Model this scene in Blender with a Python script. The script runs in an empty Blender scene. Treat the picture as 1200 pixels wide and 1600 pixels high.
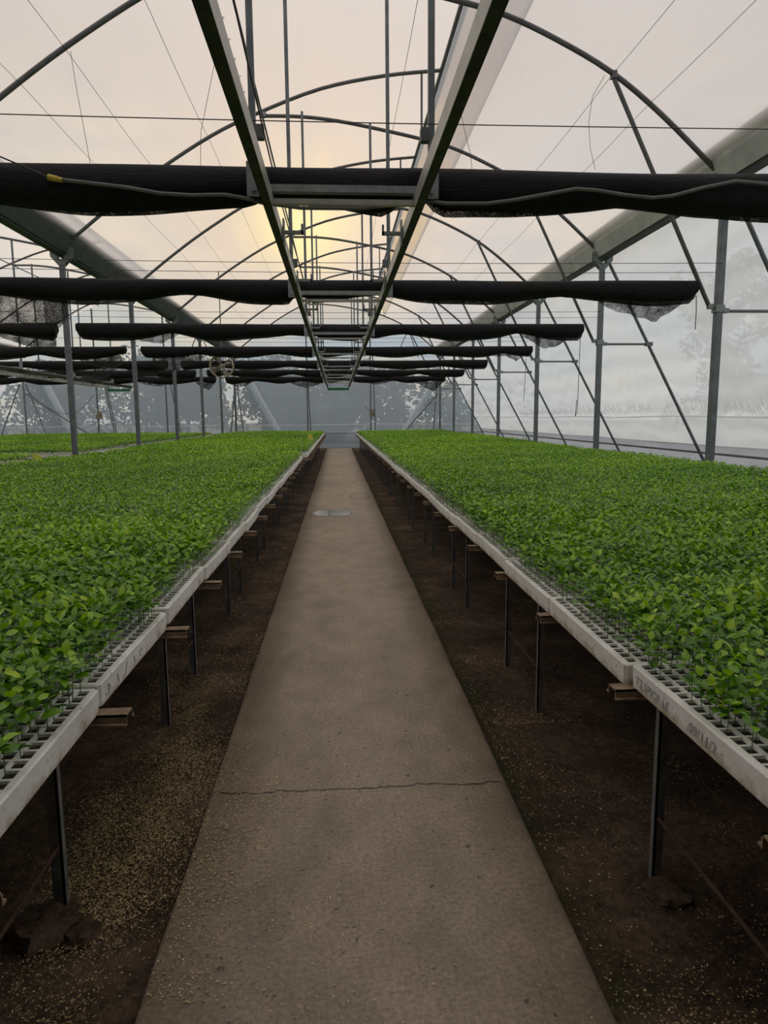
import bpy, math, random
import numpy as np
from mathutils import Vector, Matrix, noise as mnoise

random.seed(7)
RNG = np.random.default_rng(11)
scn = bpy.context.scene
COL = scn.collection
PI = math.pi

# ------------------------------------------------------------------ camera
CAM_H = 1.4
FPX, PITCH, YAW, ROLL = 1067.42, 0.1382, 0.0666, 0.0078
_F = np.array([math.sin(YAW)*math.cos(PITCH), math.cos(YAW)*math.cos(PITCH), -math.sin(PITCH)])
_R0 = np.array([math.cos(YAW), -math.sin(YAW), 0.0])
_U0 = np.cross(_R0, _F)
_R = _R0*math.cos(ROLL) - _U0*math.sin(ROLL)
_U = _U0*math.cos(ROLL) + _R0*math.sin(ROLL)
cam_data = bpy.data.cameras.new('camera')
cam = bpy.data.objects.new('camera', cam_data)
COL.objects.link(cam)
cam.matrix_world = Matrix(((_R[0], _U[0], -_F[0], 0), (_R[1], _U[1], -_F[1], 0), (_R[2], _U[2], -_F[2], CAM_H), (0, 0, 0, 1)))
cam_data.sensor_fit = 'HORIZONTAL'
cam_data.sensor_width = 36.0
cam_data.lens = 36.0*FPX/1200.0
cam_data.clip_start = 0.05
cam_data.clip_end = 500
scn.camera = cam

# building grid (metres): frames stand every S along the aisle
YA, S = 8.479, 3.898
def ROW(k): return YA + k*S
XR, XL, XLL = 4.76, -4.605, -13.97
YB = 32.4            # far film wall
YF = -0.7             # end of the modelled building behind the photographer
BAY = XR - XL

# ------------------------------------------------------------------ node helpers
def new_mat(name):
    m = bpy.data.materials.new(name)
    m.use_nodes = True
    nt = m.node_tree
    for n in list(nt.nodes): nt.nodes.remove(n)
    out = nt.nodes.new('ShaderNodeOutputMaterial')
    return m, nt, out
def N(nt, t, **kw):
    n = nt.nodes.new(t)
    for k, v in kw.items():
        if k.startswith('i_'):
            key = k[2:]
            key = int(key) if key.isdigit() else key.replace('_', ' ')
            n.inputs[key].default_value = v
        else: setattr(n, k, v)
    return n
def L(nt, a, b): nt.links.new(a, b)
def c4(c): return (c[0], c[1], c[2], 1.0)
def ramp(nt, fac, stops):
    r = N(nt, 'ShaderNodeValToRGB')
    el = r.color_ramp.elements
    while len(el) < len(stops): el.new(0.5)
    for e, (p, c) in zip(el, stops):
        e.position = p; e.color = c4(c) if len(c) == 3 else c
    L(nt, fac, r.inputs[0]); return r
def coords(nt, scale=(1, 1, 1), which='Object'):
    tc = N(nt, 'ShaderNodeTexCoord'); mp = N(nt, 'ShaderNodeMapping')
    mp.inputs['Scale'].default_value = scale
    L(nt, tc.outputs[which], mp.inputs[0]); return mp.outputs[0]
def noise_tex(nt, vec, scale, detail=4, rough=0.55):
    n = N(nt, 'ShaderNodeTexNoise'); n.inputs['Scale'].default_value = scale
    n.inputs['Detail'].default_value = detail; n.inputs['Roughness'].default_value = rough
    L(nt, vec, n.inputs['Vector']); return n.outputs[0]
def math_n(nt, op, a, b=None, clamp=False):
    n = N(nt, 'ShaderNodeMath', operation=op); n.use_clamp = clamp
    for i, v in enumerate((a, b)):
        if v is None: continue
        if isinstance(v, (int, float)): n.inputs[i].default_value = v
        else: L(nt, v, n.inputs[i])
    return n.outputs[0]
def mix_col(nt, fac, a, b, mode='MIX'):
    n = N(nt, 'ShaderNodeMix', data_type='RGBA', blend_type=mode)
    for i, v in ((0, fac), (6, a), (7, b)):
        if isinstance(v, (int, float)): n.inputs[i].default_value = v
        elif isinstance(v, tuple): n.inputs[i].default_value = c4(v)
        else: L(nt, v, n.inputs[i])
    return n.outputs[2]
def bump(nt, h, strength, dist=0.01):
    b = N(nt, 'ShaderNodeBump'); b.inputs['Strength'].default_value = strength; b.inputs['Distance'].default_value = dist
    L(nt, h, b.inputs['Height']); return b.outputs[0]
def simple_mat(name, col, rough=0.5, metal=0.0, var=0.25, vscale=6.0, bstr=0.0, bscale=40, spec=0.5, stretch=(1, 1, 1)):
    m, nt, out = new_mat(name)
    p = N(nt, 'ShaderNodeBsdfPrincipled')
    v = coords(nt, stretch)
    nz = noise_tex(nt, v, vscale, 5)
    dark = tuple(x*(1-var) for x in col); lite = tuple(min(1, x*(1+var)) for x in col)
    r = ramp(nt, nz, [(0.3, dark), (0.7, lite)])
    L(nt, r.outputs[0], p.inputs['Base Color'])
    p.inputs['Roughness'].default_value = rough; p.inputs['Metallic'].default_value = metal
    p.inputs['Specular IOR Level'].default_value = spec
    if bstr: L(nt, bump(nt, noise_tex(nt, v, bscale, 3), bstr), p.inputs['Normal'])
    L(nt, p.outputs[0], out.inputs[0]); return m

def film_mat(name, trans, col=(0.92, 0.91, 0.90), tcol=(0.97, 0.965, 0.96), streak=(0.5, 0.5, 0.5), var=0.08, wr=0.0, diff=0.18, fine=(0.3, 3.0, 3.0)):
    """greenhouse polythene: part clear, part milky"""
    m, nt, out = new_mat(name)
    v = coords(nt, streak); v2 = coords(nt, fine)
    n1 = noise_tex(nt, v, 1.6, 5, 0.6); n2 = noise_tex(nt, v2, 1.2, 3)
    s = math_n(nt, 'ADD', math_n(nt, 'MULTIPLY', math_n(nt, 'SUBTRACT', n1, 0.5), var*2.2), math_n(nt, 'MULTIPLY', math_n(nt, 'SUBTRACT', n2, 0.5), var*1.6))
    fac = math_n(nt, 'ADD', s, trans, True)
    tr = N(nt, 'ShaderNodeBsdfTransparent'); tr.inputs[0].default_value = c4(tcol)
    tl = N(nt, 'ShaderNodeBsdfTranslucent'); tl.inputs[0].default_value = c4(col)
    df = N(nt, 'ShaderNodeBsdfDiffuse'); df.inputs[0].default_value = c4(col)
    if wr:
        w = N(nt, 'ShaderNodeTexWave'); w.inputs['Scale'].default_value = 1.4; w.inputs['Distortion'].default_value = 5
        w.inputs['Detail'].default_value = 2
        L(nt, coords(nt, (1, 1, 0.12)), w.inputs[0])
        b = bump(nt, w.outputs[1], wr, 0.05)
        L(nt, b, tl.inputs[1]); L(nt, b, df.inputs[1])
    m1 = N(nt, 'ShaderNodeMixShader'); m1.inputs[0].default_value = diff
    L(nt, tl.outputs[0], m1.inputs[1]); L(nt, df.outputs[0], m1.inputs[2])
    m2 = N(nt, 'ShaderNodeMixShader')
    L(nt, fac, m2.inputs[0]); L(nt, m1.outputs[0], m2.inputs[1]); L(nt, tr.outputs[0], m2.inputs[2])
    L(nt, m2.outputs[0], out.inputs[0]); return m

def net_mat(name, open_, col=(0.008, 0.008, 0.009)):
    """black woven shade cloth, OPEN_ = share of holes"""
    m, nt, out = new_mat(name)
    p = N(nt, 'ShaderNodeBsdfPrincipled'); p.inputs['Roughness'].default_value = 0.75
    p.inputs['Specular IOR Level'].default_value = 0.25
    nz = noise_tex(nt, coords(nt, (3, 3, 8)), 3, 4)
    r = ramp(nt, nz, [(0.3, tuple(x*0.6 for x in col)), (0.75, tuple(x*1.7 for x in col))])
    L(nt, r.outputs[0], p.inputs['Base Color'])
    wv = noise_tex(nt, coords(nt, (1.5, 1.5, 14)), 6, 4)
    L(nt, bump(nt, wv, 0.5, 0.02), p.inputs['Normal'])
    if open_:
        tr = N(nt, 'ShaderNodeBsdfTransparent')
        hz = noise_tex(nt, coords(nt, (1, 1, 1)), 130, 2, 0.7)
        big = noise_tex(nt, coords(nt, (1, 1, 1)), 5, 3)
        f = math_n(nt, 'ADD', math_n(nt, 'MULTIPLY', math_n(nt, 'SUBTRACT', hz, 0.5), 2.2), math_n(nt, 'MULTIPLY', math_n(nt, 'SUBTRACT', big, 0.5), 1.2))
        f = math_n(nt, 'ADD', f, open_, True)
        mx = N(nt, 'ShaderNodeMixShader')
        L(nt, f, mx.inputs[0]); L(nt, p.outputs[0], mx.inputs[1]); L(nt, tr.outputs[0], mx.inputs[2])
        L(nt, mx.outputs[0], out.inputs[0])
    else: L(nt, p.outputs[0], out.inputs[0])
    return m

def leaf_mat(name, stops, trans=0.28, rough=0.27):
    m, nt, out = new_mat(name)
    at = N(nt, 'ShaderNodeAttribute', attribute_name='tint')
    r = ramp(nt, at.outputs['Fac'], stops)
    nz = noise_tex(nt, coords(nt), 60, 2)
    col = mix_col(nt, 0.35, r.outputs[0], ramp(nt, nz, [(0.3, (0.35, 0.35, 0.35)), (0.7, (0.75, 0.75, 0.75))]).outputs[0], 'OVERLAY')
    p = N(nt, 'ShaderNodeBsdfPrincipled'); p.inputs['Roughness'].default_value = rough
    p.inputs['Specular IOR Level'].default_value = 0.5
    L(nt, col, p.inputs['Base Color'])
    tl = N(nt, 'ShaderNodeBsdfTranslucent')
    L(nt, mix_col(nt, 1.0, col, (1.0, 1.0, 0.5), 'MULTIPLY'), tl.inputs[0])
    mx = N(nt, 'ShaderNodeMixShader'); mx.inputs[0].default_value = trans
    L(nt, p.outputs[0], mx.inputs[1]); L(nt, tl.outputs[0], mx.inputs[2])
    L(nt, mx.outputs[0], out.inputs[0]); return m

M = {}
M['roof_film'] = film_mat('roof_film', 0.28, streak=(0.35, 0.10, 0.35), var=0.13, col=(0.90, 0.84, 0.79), fine=(2.2, 0.12, 2.2))
M['wall_film'] = film_mat('wall_film', 0.15, col=(0.97, 0.98, 0.96), streak=(0.4, 0.4, 0.25), var=0.06, wr=0.25)
M['end_film'] = film_mat('end_film', 0.48, col=(0.74, 0.85, 1.0), streak=(0.4, 0.4, 0.2), var=0.05)
M['skirt_film'] = film_mat('skirt_film', 0.12, col=(0.62, 0.64, 0.68), streak=(0.6, 0.6, 0.6), var=0.05, wr=0.4, diff=0.35)
M['hem_film'] = film_mat('hem_film', 0.10, col=(0.95, 0.95, 0.95), var=0.03)
M['end_skirt'] = film_mat('end_skirt', 0.30, col=(0.50, 0.57, 0.68), streak=(0.6, 0.6, 0.6), var=0.05, diff=0.35)
M['vent_net'] = film_mat('vent_net', 0.50, col=(0.22, 0.22, 0.25), streak=(0.5, 0.5, 0.5), var=0.04)
M['galv'] = simple_mat('galvanised_steel', (0.175, 0.195, 0.21), 0.5, 0.35, 0.22, 9, spec=0.4)
M['galv_lite'] = simple_mat('galvanised_bright', (0.26, 0.29, 0.29), 0.5, 0.45, 0.2, 14)
M['tube'] = simple_mat('arch_tube', (0.125, 0.128, 0.13), 0.5, 0.3, 0.2, 7)
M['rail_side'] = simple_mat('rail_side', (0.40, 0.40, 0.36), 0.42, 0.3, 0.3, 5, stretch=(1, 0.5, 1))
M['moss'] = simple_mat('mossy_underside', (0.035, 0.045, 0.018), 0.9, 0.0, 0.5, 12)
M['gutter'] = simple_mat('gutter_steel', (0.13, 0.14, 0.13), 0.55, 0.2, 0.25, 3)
M['gutter_lit'] = simple_mat('gutter_lit_side', (0.50, 0.51, 0.48), 0.5, 0.15, 0.2, 3)  # paler copy of the gutter steel, standing for its lit inner side
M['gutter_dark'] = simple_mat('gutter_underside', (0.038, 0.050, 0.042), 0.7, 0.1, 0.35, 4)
M['net'] = net_mat('shade_cloth', 0.0)
M['net_open'] = net_mat('shade_cloth_loose', 0.22, (0.03, 0.03, 0.03))
M['net_edge'] = net_mat('shade_cloth_hem', 0.06, (0.02, 0.018, 0.018))
M['leg'] = simple_mat('bench_leg_steel', (0.20, 0.205, 0.20), 0.55, 0.2, 0.3, 14)
M['channel'] = simple_mat('rusty_channel', (0.27, 0.19, 0.12), 0.75, 0.0, 0.45, 22, 0.3)
M['rust'] = simple_mat('rusty_rod', (0.075, 0.035, 0.02), 0.85, 0.0, 0.5, 40)
M['wire'] = simple_mat('wire', (0.05, 0.05, 0.052), 0.5, 0.4, 0.1)
M['cable'] = simple_mat('cable', (0.05, 0.035, 0.04), 0.6, 0.0, 0.1)
M['hose'] = simple_mat('grey_hose', (0.15, 0.155, 0.15), 0.6, 0.0, 0.2, 12)
M['yellow'] = simple_mat('yellow_plastic', (0.55, 0.42, 0.05), 0.5, 0.0, 0.15)
M['card'] = simple_mat('yellow_card', (0.75, 0.70, 0.10), 0.6, 0.0, 0.1)
M['stake'] = simple_mat('pale_stake', (0.62, 0.58, 0.25), 0.7, 0.0, 0.1)
M['fan'] = simple_mat('fan_tan', (0.33, 0.28, 0.19), 0.55, 0.0, 0.25, 10)
M['fan_blade'] = simple_mat('fan_blade', (0.30, 0.28, 0.23), 0.5, 0.1, 0.25, 10)
M['green'] = simple_mat('green_panel', (0.02, 0.16, 0.05), 0.5, 0.0, 0.2)
M['pipe_pale'] = simple_mat('pale_pipe', (0.50, 0.52, 0.48), 0.6, 0.0, 0.12)
M['ink'] = simple_mat('pencil_ink', (0.34, 0.34, 0.37), 0.8, 0.0, 0.2)
M['print'] = simple_mat('film_print', (0.22, 0.19, 0.16), 0.9, 0.0, 0.2)
M['bark'] = simple_mat('bark', (0.06, 0.045, 0.03), 0.9, 0.0, 0.4, 8, 0.5)
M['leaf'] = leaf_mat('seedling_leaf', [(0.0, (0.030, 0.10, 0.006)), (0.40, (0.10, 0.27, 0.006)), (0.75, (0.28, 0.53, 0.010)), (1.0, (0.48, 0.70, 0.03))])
M['stem'] = simple_mat('seedling_stem', (0.10, 0.22, 0.05), 0.5, 0.0, 0.2, 30)
M['tree'] = leaf_mat('tree_leaf', [(0.0, (0.018, 0.035, 0.012)), (1.0, (0.06, 0.10, 0.03))], 0.12, 0.6)

def foam_mat():
    m, nt, out = new_mat('foam_tray')
    p = N(nt, 'ShaderNodeBsdfPrincipled'); p.inputs['Roughness'].default_value = 0.7
    v = coords(nt)
    g = noise_tex(nt, v, 9, 5, 0.65)
    base = ramp(nt, g, [(0.25, (0.72, 0.69, 0.60)), (0.6, (0.92, 0.91, 0.86))]).outputs[0]
    sep = N(nt, 'ShaderNodeSeparateXYZ'); L(nt, v, sep.inputs[0])
    # earth stains creeping up from the lower edge
    low = math_n(nt, 'SUBTRACT', 0.036, sep.outputs[2])
    st = math_n(nt, 'MULTIPLY', low, 26.0)
    st = math_n(nt, 'ADD', st, math_n(nt, 'MULTIPLY', math_n(nt, 'SUBTRACT', noise_tex(nt, coords(nt, (1, 1, 1)), 22, 4), 0.56), 2.6), True)
    col = mix_col(nt, math_n(nt, 'MULTIPLY', st, 0.8), base, (0.36, 0.25, 0.12))
    spots = noise_tex(nt, v, 55, 2)
    col = mix_col(nt, ramp(nt, spots, [(0.66, (0, 0, 0)), (0.74, (0.7, 0.7, 0.7))]).outputs[0], col, (0.16, 0.12, 0.07))
    L(nt, col, p.inputs['Base Color'])
    L(nt, bump(nt, noise_tex(nt, v, 160, 2), 0.25, 0.004), p.inputs['Normal'])
    L(nt, p.outputs[0], out.inputs[0]); return m
M['foam'] = foam_mat()
M['peat'] = simple_mat('peat', (0.028, 0.018, 0.011), 0.95, 0.0, 0.6, 60, 0.6, 120)

def path_mat():
    m, nt, out = new_mat('concrete_path')
    p = N(nt, 'ShaderNodeBsdfPrincipled')
    v = coords(nt)
    big = noise_tex(nt, coords(nt, (1.0, 0.45, 1)), 1.3, 6, 0.6)
    c0 = ramp(nt, big, [(0.25, (0.19, 0.138, 0.094)), (0.5, (0.29, 0.222, 0.156)), (0.78, (0.36, 0.29, 0.215))]).outputs[0]
    fine = noise_tex(nt, v, 70, 6, 0.75)
    c1 = mix_col(nt, 0.75, c0, ramp(nt, fine, [(0.3, (0.18, 0.18, 0.18)), (0.7, (0.80, 0.80, 0.80))]).outputs[0], 'OVERLAY')
    med = noise_tex(nt, coords(nt, (1, 0.7, 1)), 5.5, 4, 0.6)
    c1 = mix_col(nt, 0.5, c1, ramp(nt, med, [(0.3, (0.28, 0.27, 0.25)), (0.72, (0.68, 0.67, 0.66))]).outputs[0], 'OVERLAY')
    # broom strokes
    br = noise_tex(nt, coords(nt, (60, 3, 1)), 2, 3)
    c1 = mix_col(nt, 0.25, c1, ramp(nt, br, [(0.35, (0.42, 0.42, 0.42)), (0.65, (0.58, 0.58, 0.58))]).outputs[0], 'OVERLAY')
    # black specks and small pits
    sp = noise_tex(nt, v, 26, 3, 0.5)
    c1 = mix_col(nt, ramp(nt, sp, [(0.665, (0, 0, 0)), (0.72, (0.8, 0.8, 0.8))]).outputs[0], c1, (0.035, 0.028, 0.022))
    # the crack across the slab
    sep = N(nt, 'ShaderNodeSeparateXYZ'); L(nt, v, sep.inputs[0])
    wob = noise_tex(nt, coords(nt, (1, 0, 0)), 5.0, 6, 0.65)
    d = math_n(nt, 'SUBTRACT', sep.outputs[1], math_n(nt, 'ADD', math_n(nt, 'MULTIPLY', math_n(nt, 'SUBTRACT', wob, 0.5), 0.12), 2.435))
    d = math_n(nt, 'ABSOLUTE', d)
    wid = math_n(nt, 'ADD', math_n(nt, 'MULTIPLY', noise_tex(nt, coords(nt, (1, 0, 0)), 17, 3), 0.012), -0.0012)
    ck = math_n(nt, 'LESS_THAN', d, wid)
    # a second, shallow ring-shaped crack further on
    rx = math_n(nt, 'DIVIDE', math_n(nt, 'SUBTRACT', sep.outputs[0], 0.38), 0.17)
    ry = math_n(nt, 'DIVIDE', math_n(nt, 'SUBTRACT', sep.outputs[1], 12.1), 0.42)
    rr = math_n(nt, 'SQRT', math_n(nt, 'ADD', math_n(nt, 'MULTIPLY', rx, rx), math_n(nt, 'MULTIPLY', ry, ry)))
    rr = math_n(nt, 'ADD', rr, math_n(nt, 'MULTIPLY', math_n(nt, 'SUBTRACT', fine, 0.5), 0.3))
    ring = math_n(nt, 'LESS_THAN', math_n(nt, 'ABSOLUTE', math_n(nt, 'SUBTRACT', rr, 1.0)), 0.07)
    ck = math_n(nt, 'MAXIMUM', ck, math_n(nt, 'MULTIPLY', ring, 0.7))
    c1 = mix_col(nt, ck, c1, (0.018, 0.014, 0.010))
    # damp mossy margin along the right-hand edge
    e = math_n(nt, 'MULTIPLY', math_n(nt, 'SUBTRACT', sep.outputs[0], 0.56), 14.0)
    e = math_n(nt, 'ADD', e, math_n(nt, 'MULTIPLY', math_n(nt, 'SUBTRACT', noise_tex(nt, v, 7, 4), 0.62), 3.0), True)
    c1 = mix_col(nt, math_n(nt, 'MULTIPLY', e, 0.65), c1, (0.075, 0.068, 0.034))
    L(nt, c1, p.inputs['Base Color'])
    p.inputs['Roughness'].default_value = 0.5; p.inputs['Specular IOR Level'].default_value = 0.6
    h = math_n(nt, 'SUBTRACT', math_n(nt, 'MULTIPLY', fine, 0.5), ck)
    L(nt, bump(nt, h, 0.35, 0.006), p.inputs['Normal'])
    L(nt, p.outputs[0], out.inputs[0]); return m
M['path'] = path_mat()

def soil_mat():
    m, nt, out = new_mat('bare_soil')
    p = N(nt, 'ShaderNodeBsdfPrincipled')
    v = coords(nt)
    a = noise_tex(nt, v, 2.2, 6, 0.65); b = noise_tex(nt, v, 30, 5, 0.7)
    c0 = ramp(nt, a, [(0.3, (0.032, 0.021, 0.013)), (0.52, (0.090, 0.060, 0.038)), (0.75, (0.22, 0.155, 0.105))]).outputs[0]
    c0 = mix_col(nt, 0.7, c0, ramp(nt, b, [(0.3, (0.15, 0.15, 0.15)), (0.7, (0.85, 0.85, 0.85))]).outputs[0], 'OVERLAY')
    g = noise_tex(nt, coords(nt, (1, 1, 1)), 1.1, 4)
    c0 = mix_col(nt, ramp(nt, g, [(0.58, (0, 0, 0)), (0.75, (0.5, 0.5, 0.5))]).outputs[0], c0, (0.028, 0.032, 0.014))
    sp = N(nt, 'ShaderNodeSeparateXYZ'); L(nt, v, sp.inputs[0])
    q = math_n(nt, 'SUBTRACT', 1.0, math_n(nt, 'MULTIPLY', math_n(nt, 'ABSOLUTE', math_n(nt, 'SUBTRACT', sp.outputs[0], 0.66)), 5.0))
    q = math_n(nt, 'ADD', q, math_n(nt, 'MULTIPLY', math_n(nt, 'SUBTRACT', noise_tex(nt, v, 5, 4), 0.6), 3.0), True)
    c0 = mix_col(nt, math_n(nt, 'MULTIPLY', q, 0.8), c0, (0.022, 0.028, 0.008))
    peb = noise_tex(nt, v, 95, 3, 0.6)
    c0 = mix_col(nt, ramp(nt, peb, [(0.60, (0, 0, 0)), (0.70, (0.8, 0.8, 0.8))]).outputs[0], c0, (0.22, 0.165, 0.11))
    L(nt, c0, p.inputs['Base Color'])
    p.inputs['Roughness'].default_value = 0.95; p.inputs['Specular IOR Level'].default_value = 0.2
    L(nt, bump(nt, math_n(nt, 'ADD', math_n(nt, 'MULTIPLY', b, 0.4), a), 0.8, 0.05), p.inputs['Normal'])
    L(nt, p.outputs[0], out.inputs[0]); return m
M['soil'] = soil_mat()
M['outside'] = simple_mat('outside_ground', (0.10, 0.11, 0.06), 0.95, 0.0, 0.4, 0.7)
def husk_mat():
    m, nt, out = new_mat('rice_husk')
    p = N(nt, 'ShaderNodeBsdfPrincipled'); p.inputs['Roughness'].default_value = 0.7
    at = N(nt, 'ShaderNodeAttribute', attribute_name='tint')
    r = ramp(nt, at.outputs['Fac'], [(0.0, (0.20, 0.14, 0.055)), (0.5, (0.52, 0.39, 0.16)), (1.0, (0.85, 0.72, 0.42))])
    L(nt, r.outputs[0], p.inputs['Base Color']); L(nt, p.outputs[0], out.inputs[0]); return m
M['husk'] = husk_mat()
def water_mat():
    m, nt, out = new_mat('puddle_water')
    p = N(nt, 'ShaderNodeBsdfPrincipled'); p.inputs['Roughness'].default_value = 0.08
    p.inputs['Specular IOR Level'].default_value = 0.9
    nz = noise_tex(nt, coords(nt), 4, 4)
    L(nt, ramp(nt, nz, [(0.3, (0.16, 0.13, 0.11)), (0.7, (0.26, 0.23, 0.20))]).outputs[0], p.inputs['Base Color'])
    L(nt, p.outputs[0], out.inputs[0]); return m
M['water'] = water_mat()

# ------------------------------------------------------------------ mesh builder
class MB:
    def __init__(s): s.v = []; s.f = []; s.mi = []; s.cur = 0
    def add(s, vs, fs):
        b = len(s.v); s.v.extend([tuple(p) for p in vs]); s.f.extend([tuple(i+b for i in q) for q in fs]); s.mi.extend([s.cur]*len(fs)); return s
    def box(s, x0, x1, y0, y1, z0, z1):
        v = [(x0, y0, z0), (x1, y0, z0), (x1, y1, z0), (x0, y1, z0), (x0, y0, z1), (x1, y0, z1), (x1, y1, z1), (x0, y1, z1)]
        return s.add(v, [(0, 3, 2, 1), (4, 5, 6, 7), (0, 1, 5, 4), (1, 2, 6, 5), (2, 3, 7, 6), (3, 0, 4, 7)])
    def tube(s, pts, r, n=8, cap=True, sq=False, ry=None):
        """round (or square) bar along a polyline"""
        P = [Vector(p) for p in pts]; rings = []
        rr = r if hasattr(r, '__len__') else [r]*len(P)
        ref = None
        for i, p in enumerate(P):
            t = (P[min(i+1, len(P)-1)] - P[max(i-1, 0)]).normalized()
            if ref is None:
                ref = Vector((0, 0, 1)) if abs(t.z) < 0.9 else Vector((0, 1, 0))
            a = (ref - t*ref.dot(t)).normalized(); b = t.cross(a); ref = a
            k = 4 if sq else n
            ring = []
            for j in range(k):
                an = 2*PI*(j+0.5)/k if sq else 2*PI*j/k
                q = rr[i]*(1.4142 if sq else 1)
                ring.append(p + a*math.cos(an)*q + b*math.sin(an)*q)
            rings.append(ring)
        k = len(rings[0]); vs = [q for ring in rings for q in ring]; fs = []
        for i in range(len(rings)-1):
            for j in range(k):
                fs.append((i*k+j, i*k+(j+1) % k, (i+1)*k+(j+1) % k, (i+1)*k+j))
        if cap:
            fs.append(tuple(range(k-1, -1, -1))); fs.append(tuple((len(rings)-1)*k+j for j in range(k)))
        return s.add(vs, fs)
    def lathe(s, prof, c=(0, 0, 0), axis='z', n=20):
        vs = []; fs = []
        for (r, h) in prof:
            for j in range(n):
                a = 2*PI*j/n; x, y = r*math.cos(a), r*math.sin(a)
                q = {'z': (x, y, h), 'y': (x, h, y), 'x': (h, x, y)}[axis]
                vs.append((q[0]+c[0], q[1]+c[1], q[2]+c[2]))
        for i in range(len(prof)-1):
            for j in range(n): fs.append((i*n+j, i*n+(j+1) % n, (i+1)*n+(j+1) % n, (i+1)*n+j))
        return s.add(vs, fs)
    def sheet(s, grid):
        m = len(grid[0]); vs = [p for row in grid for p in row]; fs = []
        for i in range(len(grid)-1):
            for j in range(m-1): fs.append((i*m+j, i*m+j+1, (i+1)*m+j+1, (i+1)*m+j))
        return s.add(vs, fs)
    def prism(s, prof, y0, y1):
        """profile of (x, z) swept along y"""
        n = len(prof); vs = [(x, y0, z) for x, z in prof]+[(x, y1, z) for x, z in prof]
        fs = [(j, (j+1) % n, n+(j+1) % n, n+j) for j in range(n)]
        fs += [tuple(range(n-1, -1, -1)), tuple(range(n, 2*n))]
        return s.add(vs, fs)
    def mesh(s, name, mats, smooth=False, bevel=0):
        me = bpy.data.meshes.new(name); me.from_pydata(s.v, [], s.f); me.update()
        for m in (mats if isinstance(mats, (list, tuple)) else [mats]): me.materials.append(m)
        if any(s.mi): me.polygons.foreach_set('material_index', s.mi)
        if smooth:
            me.polygons.foreach_set('use_smooth', [True]*len(me.polygons))
            try: me.set_sharp_from_angle(angle=math.radians(40))
            except Exception: pass
        return me
def build(mb, name, mats, parent=None, smooth=False, loc=None, bevel=0):
    o = bpy.data.objects.new(name, mb.mesh(name, mats, smooth)); COL.objects.link(o)
    if parent is not None: o.parent = parent
    if loc is not None: o.location = loc
    if bevel:
        b = o.modifiers.new('bevel', 'BEVEL'); b.width = bevel; b.segments = 2; b.limit_method = 'ANGLE'
    return o
def tag(o, label=None, cat=None, group=None, kind=None):
    if label: o['label'] = label
    if cat: o['category'] = cat
    if group: o['group'] = group
    if kind: o['kind'] = kind
    return o
def thing(name, label, cat, loc=(0, 0, 0), group=None):
    o = bpy.data.objects.new(name, None); COL.objects.link(o); o.location = loc
    o.empty_display_size = 0.1
    return tag(o, label, cat, group)
def structure(mb, name, mats, smooth=False, label=None, cat=None):
    o = build(mb, name, mats, None, smooth); o['kind'] = 'structure'
    tag(o, label, cat); return o
def dup(root, loc=None, label=None):
    r = root.copy(); COL.objects.link(r)
    if loc is not None: r.location = loc
    if label: r['label'] = label
    for ch in root.children:
        c = ch.copy(); COL.objects.link(c); c.parent = r
        for g in ch.children:
            d = g.copy(); COL.objects.link(d); d.parent = c
    return r
ORD = ['first', 'second', 'third', 'fourth', 'fifth', 'sixth', 'seventh', 'eighth', 'ninth', 'tenth']
def nth(i):
    if i < 10: return ORD[i]
    n = i+1
    return '%d%s' % (n, 'th' if 10 <= n % 100 <= 20 else {1: 'st', 2: 'nd', 3: 'rd'}.get(n % 10, 'th'))
def np_mesh(name, V, T, mat, tint=None, smooth=False):
    """triangles by numpy"""
    me = bpy.data.meshes.new(name)
    me.vertices.add(len(V)); me.vertices.foreach_set('co', np.ascontiguousarray(V, np.float32).ravel())
    me.loops.add(T.size); me.loops.foreach_set('vertex_index', np.ascontiguousarray(T, np.int32).ravel())
    me.polygons.add(len(T)); me.polygons.foreach_set('loop_start', np.arange(0, T.size, 3, dtype=np.int32))
    if smooth: me.polygons.foreach_set('use_smooth', np.ones(len(T), dtype=bool))
    me.update(calc_edges=True); me.materials.append(mat)
    if tint is not None:
        a = me.attributes.new('tint', 'FLOAT', 'POINT'); a.data.foreach_set('value', np.ascontiguousarray(tint, np.float32))
    return me

# ------------------------------------------------------------------ roof profile
LEFT_HALF = [(-4.44, 4.37), (-4.34, 4.47), (-3.67, 5.00), (-2.93, 5.53), (-2.03, 6.09), (-1.27, 6.45), (-0.2, 6.86), (0.88, 7.09), (1.86, 7.20)]
RIGHT_HALF = [(-1.17, 6.42), (-0.53, 6.42), (0.12, 6.36), (0.88, 6.23), (1.53, 6.10), (2.02, 5.98), (2.62, 5.74), (3.29, 5.40), (3.93, 4.94), (4.62, 4.34)]
def smooth_poly(P, k=5):
    out = []
    for i in range(len(P)-1):
        p0 = P[max(i-1, 0)]; p1 = P[i]; p2 = P[i+1]; p3 = P[min(i+2, len(P)-1)]
        for j in range(k):
            t = j/k
            out.append(tuple(0.5*((2*p1[a]) + (-p0[a]+p2[a])*t + (2*p0[a]-5*p1[a]+4*p2[a]-p3[a])*t*t + (-p0[a]+3*p1[a]-3*p2[a]+p3[a])*t**3) for a in (0, 1)))
    out.append(P[-1]); return out
LH = smooth_poly(LEFT_HALF, 4); RH = smooth_poly(RIGHT_HALF, 4)
def offset_out(P, d):
    out = []
    for i, p in enumerate(P):
        a = P[max(i-1, 0)]; b = P[min(i+1, len(P)-1)]
        t = Vector((b[0]-a[0], b[1]-a[1])).normalized()
        out.append((p[0]-t.y*d, p[1]+t.x*d))
    return out
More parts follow.
